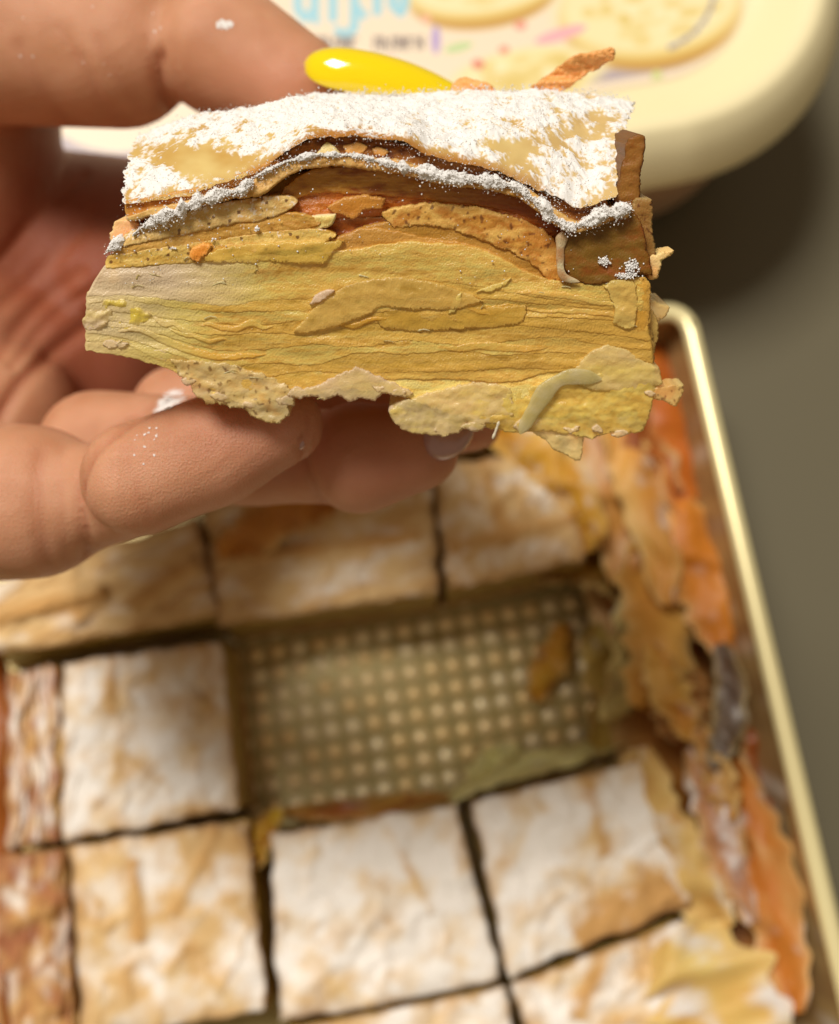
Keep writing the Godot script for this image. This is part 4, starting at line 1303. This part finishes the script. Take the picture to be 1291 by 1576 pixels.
	grains("sugar_grains", 260, func(q: RandomNumberGenerator):
		var x := 180.0 + pow(q.randf(), 1.6) * 720.0
		var y := 330.0 + q.randf() * 110.0 - (40.0 if x > 400.0 and x < 700.0 else 0.0)
		return L(x, y, 4.0 * PX), 0.00003, 0.00016, 8)
	# grains that stand on the crest
	var bk := curve([215, 214, 250, 202, 300, 184, 400, 171, 480, 152, 600, 149, 720, 144, 860, 145, 930, 152, 975, 162], 300)
	grains("sugar_grains", 2600, func(q: RandomNumberGenerator):
		var p := bk[q.randi() % 300]
		return L(p.x + q.randfn(0, 2.0), p.y + q.randfn(2.0, 5.0), -0.026) + sy * 0.0004, 0.00004, 0.0002, 9)


# ------------------------------------------------------------------ the hand
var bones := []

func bone(ax: float, ay: float, ad: float, ar: float, bx: float, by: float, bd: float, br: float) -> void:
	bones.append([V(ax, ay, ad), V(bx, by, bd), ar * 0.001, br * 0.001])

func hand_bones() -> void:
	# thumb
	bone(345, 76, 0.174, 10.6, 458, 130, 0.170, 7.6)
	bone(-150, 34, 0.190, 16.5, 182, 76, 0.178, 12.3)
	# web and palm
	bone(-72, 120, 0.202, 19.0, -85, 420, 0.215, 22.0)
	bone(60, 436, 0.228, 27.0, 420, 460, 0.236, 26.0)
	bone(-120, 580, 0.208, 25.0, 110, 590, 0.222, 22.0)
	bone(-160, 760, 0.185, 18.0, -20, 660, 0.196, 17.0)
	# nearest finger
	bone(-150, 772, 0.170, 13.2, 50, 772, 0.159, 11.2)
	bone(214, 736, 0.1450, 7.7, 330, 694, 0.1450, 7.0)
	bone(50, 780, 0.161, 9.0, 216, 752, 0.152, 6.4)
	bone(330, 694, 0.1450, 7.0, 436, 654, 0.144, 5.4)
	# next finger
	bone(150, 690, 0.178, 9.5, 390, 696, 0.167, 7.8)
	bone(390, 696, 0.167, 7.8, 545, 706, 0.162, 6.8)
	bone(556, 704, 0.157, 8.2, 640, 690, 0.1555, 6.3)
	# third finger, mostly behind
	bone(280, 640, 0.190, 9.0, 600, 650, 0.176, 7.4)
	bone(600, 650, 0.176, 7.4, 732, 654, 0.171, 4.2)
	# index finger behind the slice
	bone(160, 430, 0.210, 10.0, 560, 420, 0.206, 9.0)
	bone(560, 420, 0.206, 9.0, 760, 380, 0.197, 7.0)

func person() -> void:
	var root := thing("person", "hand with yellow thumbnail pinching the pie slice above the tray", "person", V(60, 470, 0.212))
	hand_bones()
	var cell := 0.0010
	var lo := Vector3(1e9, 1e9, 1e9)
	var hi := -lo
	# field in the camera's axes so that the grid stays tight
	var toc := Transform3D(Basis(cx, cy, cz), cam_pos).affine_inverse()
	var bb := []
	for b in bones:
		var a: Vector3 = toc * (b[0] as Vector3)
		var c: Vector3 = toc * (b[1] as Vector3)
		bb.append([a, c, b[2], b[3]])
		for e in [[a, b[2]], [c, b[3]]]:
			var r := Vector3.ONE * ((e[1] as float) + 0.004)
			lo = lo.min((e[0] as Vector3) - r)
			hi = hi.max((e[0] as Vector3) + r)
	lo = lo.max(Vector3(-0.105, lo.y, lo.z))
	var nx := int((hi.x - lo.x) / cell) + 2
	var ny := int((hi.y - lo.y) / cell) + 2
	var nz := int((hi.z - lo.z) / cell) + 2
	var F := PackedFloat32Array()
	F.resize(nx * ny * nz)
	var k := 1300.0
	for b in bb:
		var a: Vector3 = b[0]
		var d: Vector3 = b[1] - a
		var dd := d.length_squared()
		var r0: float = b[2]
		var r1: float = b[3]
		var rm := maxf(r0, r1) + 0.0045
		var p0 := (a.min(b[1]) - Vector3.ONE * rm - lo) / cell
		var p1 := (a.max(b[1]) + Vector3.ONE * rm - lo) / cell
		for iz in range(maxi(0, int(p0.z)), mini(nz, int(p1.z) + 1)):
			for iy in range(maxi(0, int(p0.y)), mini(ny, int(p1.y) + 1)):
				var at := (iz * ny + iy) * nx
				for ix in range(maxi(0, int(p0.x)), mini(nx, int(p1.x) + 1)):
					var p := lo + Vector3(ix, iy, iz) * cell - a
					var t := clampf(p.dot(d) / dd, 0.0, 1.0)
					var s := (p - d * t).length() - lerpf(r0, r1, t)
					if s < 0.0045:
						F[at + ix] += exp(-k * maxf(s, -0.02))
	# surface nets, inside where the sum is above 1
	var vid := PackedInt32Array()
	vid.resize(nx * ny * nz)
	vid.fill(-1)
	var v := PackedVector3Array()
	var cells := PackedInt32Array()
	var off := [0, 1, nx, nx + 1, nx * ny, nx * ny + 1, nx * ny + nx, nx * ny + nx + 1]
	var edges := [[0, 1], [2, 3], [4, 5], [6, 7], [0, 2], [1, 3], [4, 6], [5, 7], [0, 4], [1, 5], [2, 6], [3, 7]]
	var ps := [Vector3(0, 0, 0), Vector3(1, 0, 0), Vector3(0, 1, 0), Vector3(1, 1, 0), Vector3(0, 0, 1), Vector3(1, 0, 1), Vector3(0, 1, 1), Vector3(1, 1, 1)]
	for iz in nz - 1:
		for iy in ny - 1:
			var row := (iz * ny + iy) * nx
			for ix in nx - 1:
				var at := row + ix
				var in0 := F[at] > 1.0
				if in0 == (F[at + off[7]] > 1.0) and in0 == (F[at + off[1]] > 1.0) and in0 == (F[at + off[2]] > 1.0) and in0 == (F[at + off[4]] > 1.0) and in0 == (F[at + off[3]] > 1.0) and in0 == (F[at + off[5]] > 1.0) and in0 == (F[at + off[6]] > 1.0):
					continue
				var sum := Vector3.ZERO
				var n := 0
				for e in edges:
					var f0 := log(maxf(F[at + off[e[0]]], 0.02))
					var f1 := log(maxf(F[at + off[e[1]]], 0.02))
					if (f0 > 0.0) != (f1 > 0.0):
						sum += (ps[e[0]] as Vector3).lerp(ps[e[1]], f0 / (f0 - f1))
						n += 1
				vid[at] = v.size()
				cells.append(at)
				v.append(lo + (Vector3(ix, iy, iz) + sum / n) * cell)
	var idx := PackedInt32Array()
	var axes := [[1, nx, nx * ny], [nx, nx * ny, 1], [nx * ny, 1, nx]]
	for at in cells:
		for ax in axes:
			var s0 := F[at] > 1.0
			var s1 := F[at + ax[0]] > 1.0
			if s0 == s1:
				continue
			var q0 := vid[at]
			var i1: int = at - ax[1]
			var i2: int = at - ax[2]
			var i3: int = at - ax[1] - ax[2]
			if i1 < 0 or i2 < 0 or i3 < 0:
				continue
			var q1 := vid[i1]
			var q2 := vid[i2]
			var q3 := vid[i3]
			if q1 < 0 or q2 < 0 or q3 < 0:
				continue
			if s0:
				idx.append_array([q0, q1, q3, q0, q3, q2])
			else:
				idx.append_array([q0, q3, q1, q0, q2, q3])
	# smooth, then press in the creases and colour
	var w := PackedVector3Array()
	var back := Transform3D(Basis(cx, cy, cz), cam_pos)
	for p in v:
		w.append(back * p)
	for pass_ in 3:
		var acc := PackedVector3Array()
		acc.resize(w.size())
		var cnt := PackedFloat32Array()
		cnt.resize(w.size())
		for t in range(0, idx.size(), 3):
			var a := idx[t]
			var b := idx[t + 1]
			var c := idx[t + 2]
			acc[a] += w[b] + w[c]; acc[b] += w[a] + w[c]; acc[c] += w[a] + w[b]
			cnt[a] += 2; cnt[b] += 2; cnt[c] += 2
		for i in w.size():
			if cnt[i] > 0:
				w[i] = w[i].lerp(acc[i] / cnt[i], 0.6)
	var mid := Vector3.ZERO
	for p in w:
		mid += p / w.size()
	var nrm := PackedVector3Array()
	nrm.resize(w.size())
	for t in range(0, idx.size(), 3):
		var f := (w[idx[t + 2]] - w[idx[t]]).cross(w[idx[t + 1]] - w[idx[t]])
		for q in 3:
			nrm[idx[t + q]] += f
	var side := 0.0
	for i in w.size():
		side += nrm[i].dot(w[i] - mid)
	var sgn := signf(side)
	# creases: line in reference pixels, half width px, depth mm, depth range of the skin it crosses
	var creases := [
		[[246, 84, 244, 118, 256, 160, 290, 196], 8.0, 0.9, 0.16, 0.185],
		[[120, 90, 150, 150, 190, 196], 12.0, 0.35, 0.15, 0.185],
		[[30, 70, 60, 140, 110, 205], 12.0, 0.4, 0.15, 0.19],
		[[150, 60, 180, 120, 215, 170], 9.0, 0.25, 0.15, 0.185],
		[[292, 606, 300, 650, 320, 690], 6.0, 0.18, 0.13, 0.15],
		[[196, 690, 204, 740, 230, 800], 9.0, 0.2, 0.13, 0.155],
		[[62, 700, 58, 780, 76, 880], 12.0, 0.4, 0.13, 0.165],
		[[296, 596, 226, 634, 150, 690, 124, 748, 128, 810, 146, 878], 7.0, 0.8, 0.13, 0.175],
		[[470, 640, 466, 700, 486, 760, 510, 790], 6.0, 0.6, 0.14, 0.165],
		[[0, 540, 60, 470, 120, 420], 14.0, 0.9, 0.16, 0.22],
		[[0, 640, 40, 580, 110, 520, 180, 470], 12.0, 1.0, 0.15, 0.22],
		[[0, 470, 60, 420, 140, 330], 12.0, 0.6, 0.16, 0.22],
	]
	creases.append_array([
		[[306, 612, 314, 652, 334, 690], 3.5, 0.16, 0.13, 0.15],
		[[262, 640, 268, 690, 290, 740], 4.0, 0.12, 0.13, 0.15],
		[[176, 716, 186, 770, 206, 816], 4.0, 0.14, 0.13, 0.155],
		[[94, 690, 92, 770, 104, 870], 6.0, 0.2, 0.13, 0.17],
		[[262, 60, 268, 110, 284, 150], 5.0, 0.16, 0.16, 0.182],
		[[226, 60, 232, 120, 250, 170], 5.0, 0.2, 0.16, 0.185],
		[[90, 40, 130, 100, 160, 180], 7.0, 0.2, 0.15, 0.19],
		[[404, 20, 412, 60, 440, 90], 5.0, 0.1, 0.15, 0.18],
		[[0, 400, 50, 340, 130, 270], 9.0, 0.5, 0.16, 0.23],
		[[20, 560, 90, 480, 190, 420], 9.0, 0.6, 0.16, 0.23],
	])
	var lines := []
	for cr in creases:
		lines.append(curve(cr[0], 40))
	var col := PackedColorArray()
	for i in w.size():
		var n := nrm[i].normalized() * sgn
		var s := topx(w[i])
		var dep := -(w[i] - cam_pos).dot(cz)
		var redd := 0.0
		if n.dot(cam_pos - w[i]) > 0.0:
			for q in creases.size():
				var cr: Array = creases[q]
				if dep < cr[3] or dep > cr[4]:
					continue
				var ln: PackedVector2Array = lines[q]
				var best := 1e9
				for m in range(0, 40, 1):
					best = minf(best, ln[m].distance_squared_to(s))
				var g := exp(-best / (cr[1] * cr[1]))
				if g > 0.02:
					w[i] -= n * (cr[2] * 0.001 * g)
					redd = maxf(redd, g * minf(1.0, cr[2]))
		var kk := fb(w[i].x * 90.0, w[i].y * 90.0, w[i].z * 90.0)
		var base := lin("d49c7a").lerp(lin("bc825e"), clampf(0.5 + 0.7 * kk, 0, 1))
		# ruddier finger pads; deep palm redder, its shade painted in as darker colour
		var ruddy := exp(-pow((s.x - 380.0) / 120.0, 2.0) - pow((s.y - 660.0) / 80.0, 2.0)) * 0.5 + exp(-pow((s.x - 600.0) / 130.0, 2.0) - pow((s.y - 700.0) / 90.0, 2.0)) * 0.6 + exp(-pow((s.x - 420.0) / 120.0, 2.0) - pow((s.y - 130.0) / 60.0, 2.0)) * 0.5
		base = base.lerp(lin("bc7a62"), clampf(ruddy, 0, 0.7))
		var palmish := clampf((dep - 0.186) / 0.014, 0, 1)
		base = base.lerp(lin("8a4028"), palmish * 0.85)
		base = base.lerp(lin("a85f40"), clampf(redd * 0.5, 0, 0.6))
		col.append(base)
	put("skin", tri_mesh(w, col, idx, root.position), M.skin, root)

	# powdered sugar smeared on the skin
	var spots := [[264, 616, 26.0, 9.0, -0.62, 500], [346, 37, 7.0, 6.0, 0.0, 60], [225, 690, 20.0, 40.0, 0.3, 40], [300, 740, 60.0, 50.0, 0.0, 14], [150, 60, 140.0, 60.0, 0.0, 10]]
	var pool := []
	for sp in spots:
		pool.append([])
	for i in w.size():
		var n := nrm[i].normalized() * sgn
		if n.dot((cam_pos - w[i]).normalized()) < 0.15:
			continue
		var s := topx(w[i])
		if -(w[i] - cam_pos).dot(cz) > 0.182:
			continue
		for q in spots.size():
			var d := (s - Vector2(spots[q][0], spots[q][1])).rotated(-(spots[q][4] as float))
			if Vector2(d.x / spots[q][2], d.y / spots[q][3]).length() < 1.0:
				pool[q].append([w[i], n])
	var sv := PackedVector3Array()
	var sc := PackedColorArray()
	var si := PackedInt32Array()
	for q in spots.size():
		if pool[q].is_empty():
			continue
		for rep_ in spots[q][5]:
			var e: Array = pool[q][rng.randi() % pool[q].size()]
			var big := q < 2
			var r := (0.00012 + 0.0003 * pow(rng.randf(), 2.0)) if big else (0.00008 + 0.00012 * rng.randf())
			var n: Vector3 = e[1]
			var t1 := n.cross(Vector3(0.3, 0.5, 0.8)).normalized()
			var t2 := n.cross(t1)
			var c0: Vector3 = e[0] + t1 * rng.randf_range(-0.0006, 0.0006) + t2 * rng.randf_range(-0.0006, 0.0006) + n * 0.00005
			var at := sv.size()
			for m in 6:
				var a := TAU * m / 6.0
				sv.append(c0 + (t1 * cos(a) + t2 * sin(a)) * (r * rng.randf_range(0.7, 1.4)))
				sc.append(lin("ece4de"))
			sv.append(c0 + n * (r * 0.6))
			sc.append(lin("f2eee8"))
			for m in 6:
				si.append_array([at + m, at + 6, at + (m + 1) % 6])
	var smear := put("sugar_smear", tri_mesh(sv, sc, si, root.position), M.sugar, root)
	smear.set_meta("kind", "stuff")

	# the long yellow thumbnail
	nail(root, "thumbnail", V(468, 96, 0.1600), V(735, 160, 0.1615), 4.3, (cz * 0.72 + cy * 0.66 - cx * 0.18).normalized(), M.nail, "long glossy yellow almond thumbnail", 0.0)
	nail(root, "fingernail", V(652, 690, 0.1502), V(728, 664, 0.1515), 2.6, (cz * 0.55 + cx * 0.35 - cy * 0.35).normalized(), M.nail2, "", 0.0)
	nail(root, "fingernail", V(442, 690, 0.1432), V(466, 652, 0.1412), 1.5, (cz * 0.35 + cx * 0.65 - cy * 0.6).normalized(), M.nail2, "", 0.0)

func nail(root: Node3D, called: String, a: Vector3, b: Vector3, half_mm: float, n: Vector3, mat: Material, label: String, _x: float) -> void:
	var ax := (b - a)
	var len := ax.length()
	ax = ax.normalized()
	var side := ax.cross(n).normalized()
	n = side.cross(ax).normalized()
	var nu := 48
	var nv := 40
	var v := PackedVector3Array()
	for i in nu:
		var t := i / float(nu - 1)
		var prof := pow(maxf(0.0, 1.0 - pow(1.0 - clampf(t / 0.28, 0, 1), 2.4)), 0.5) * pow(maxf(0.0, 1.0 - pow(clampf((t - 0.25) / 0.75, 0, 1), 2.2)), 0.62)
		var hw := half_mm * 0.001 * maxf(prof, 0.01)
		for j in nv:
			var g := TAU * j / nv
			var y := cos(g)
			var z := sin(g)
			var up := 0.62 if z > 0.0 else 0.12
			v.append(a + ax * (len * t) + side * (hw * y) + n * (hw * z * up + 0.0011 * sin(PI * t) - 0.5 * hw * y * y * 0.6))
	put(called, grid_mesh(v, PackedColorArray(), nu, nv, true, root.position), mat, root, label)


func _ready() -> void:
	setup()
	counter()
	tray()
	tub()
	tray_contents()
	held_slice()
	person()
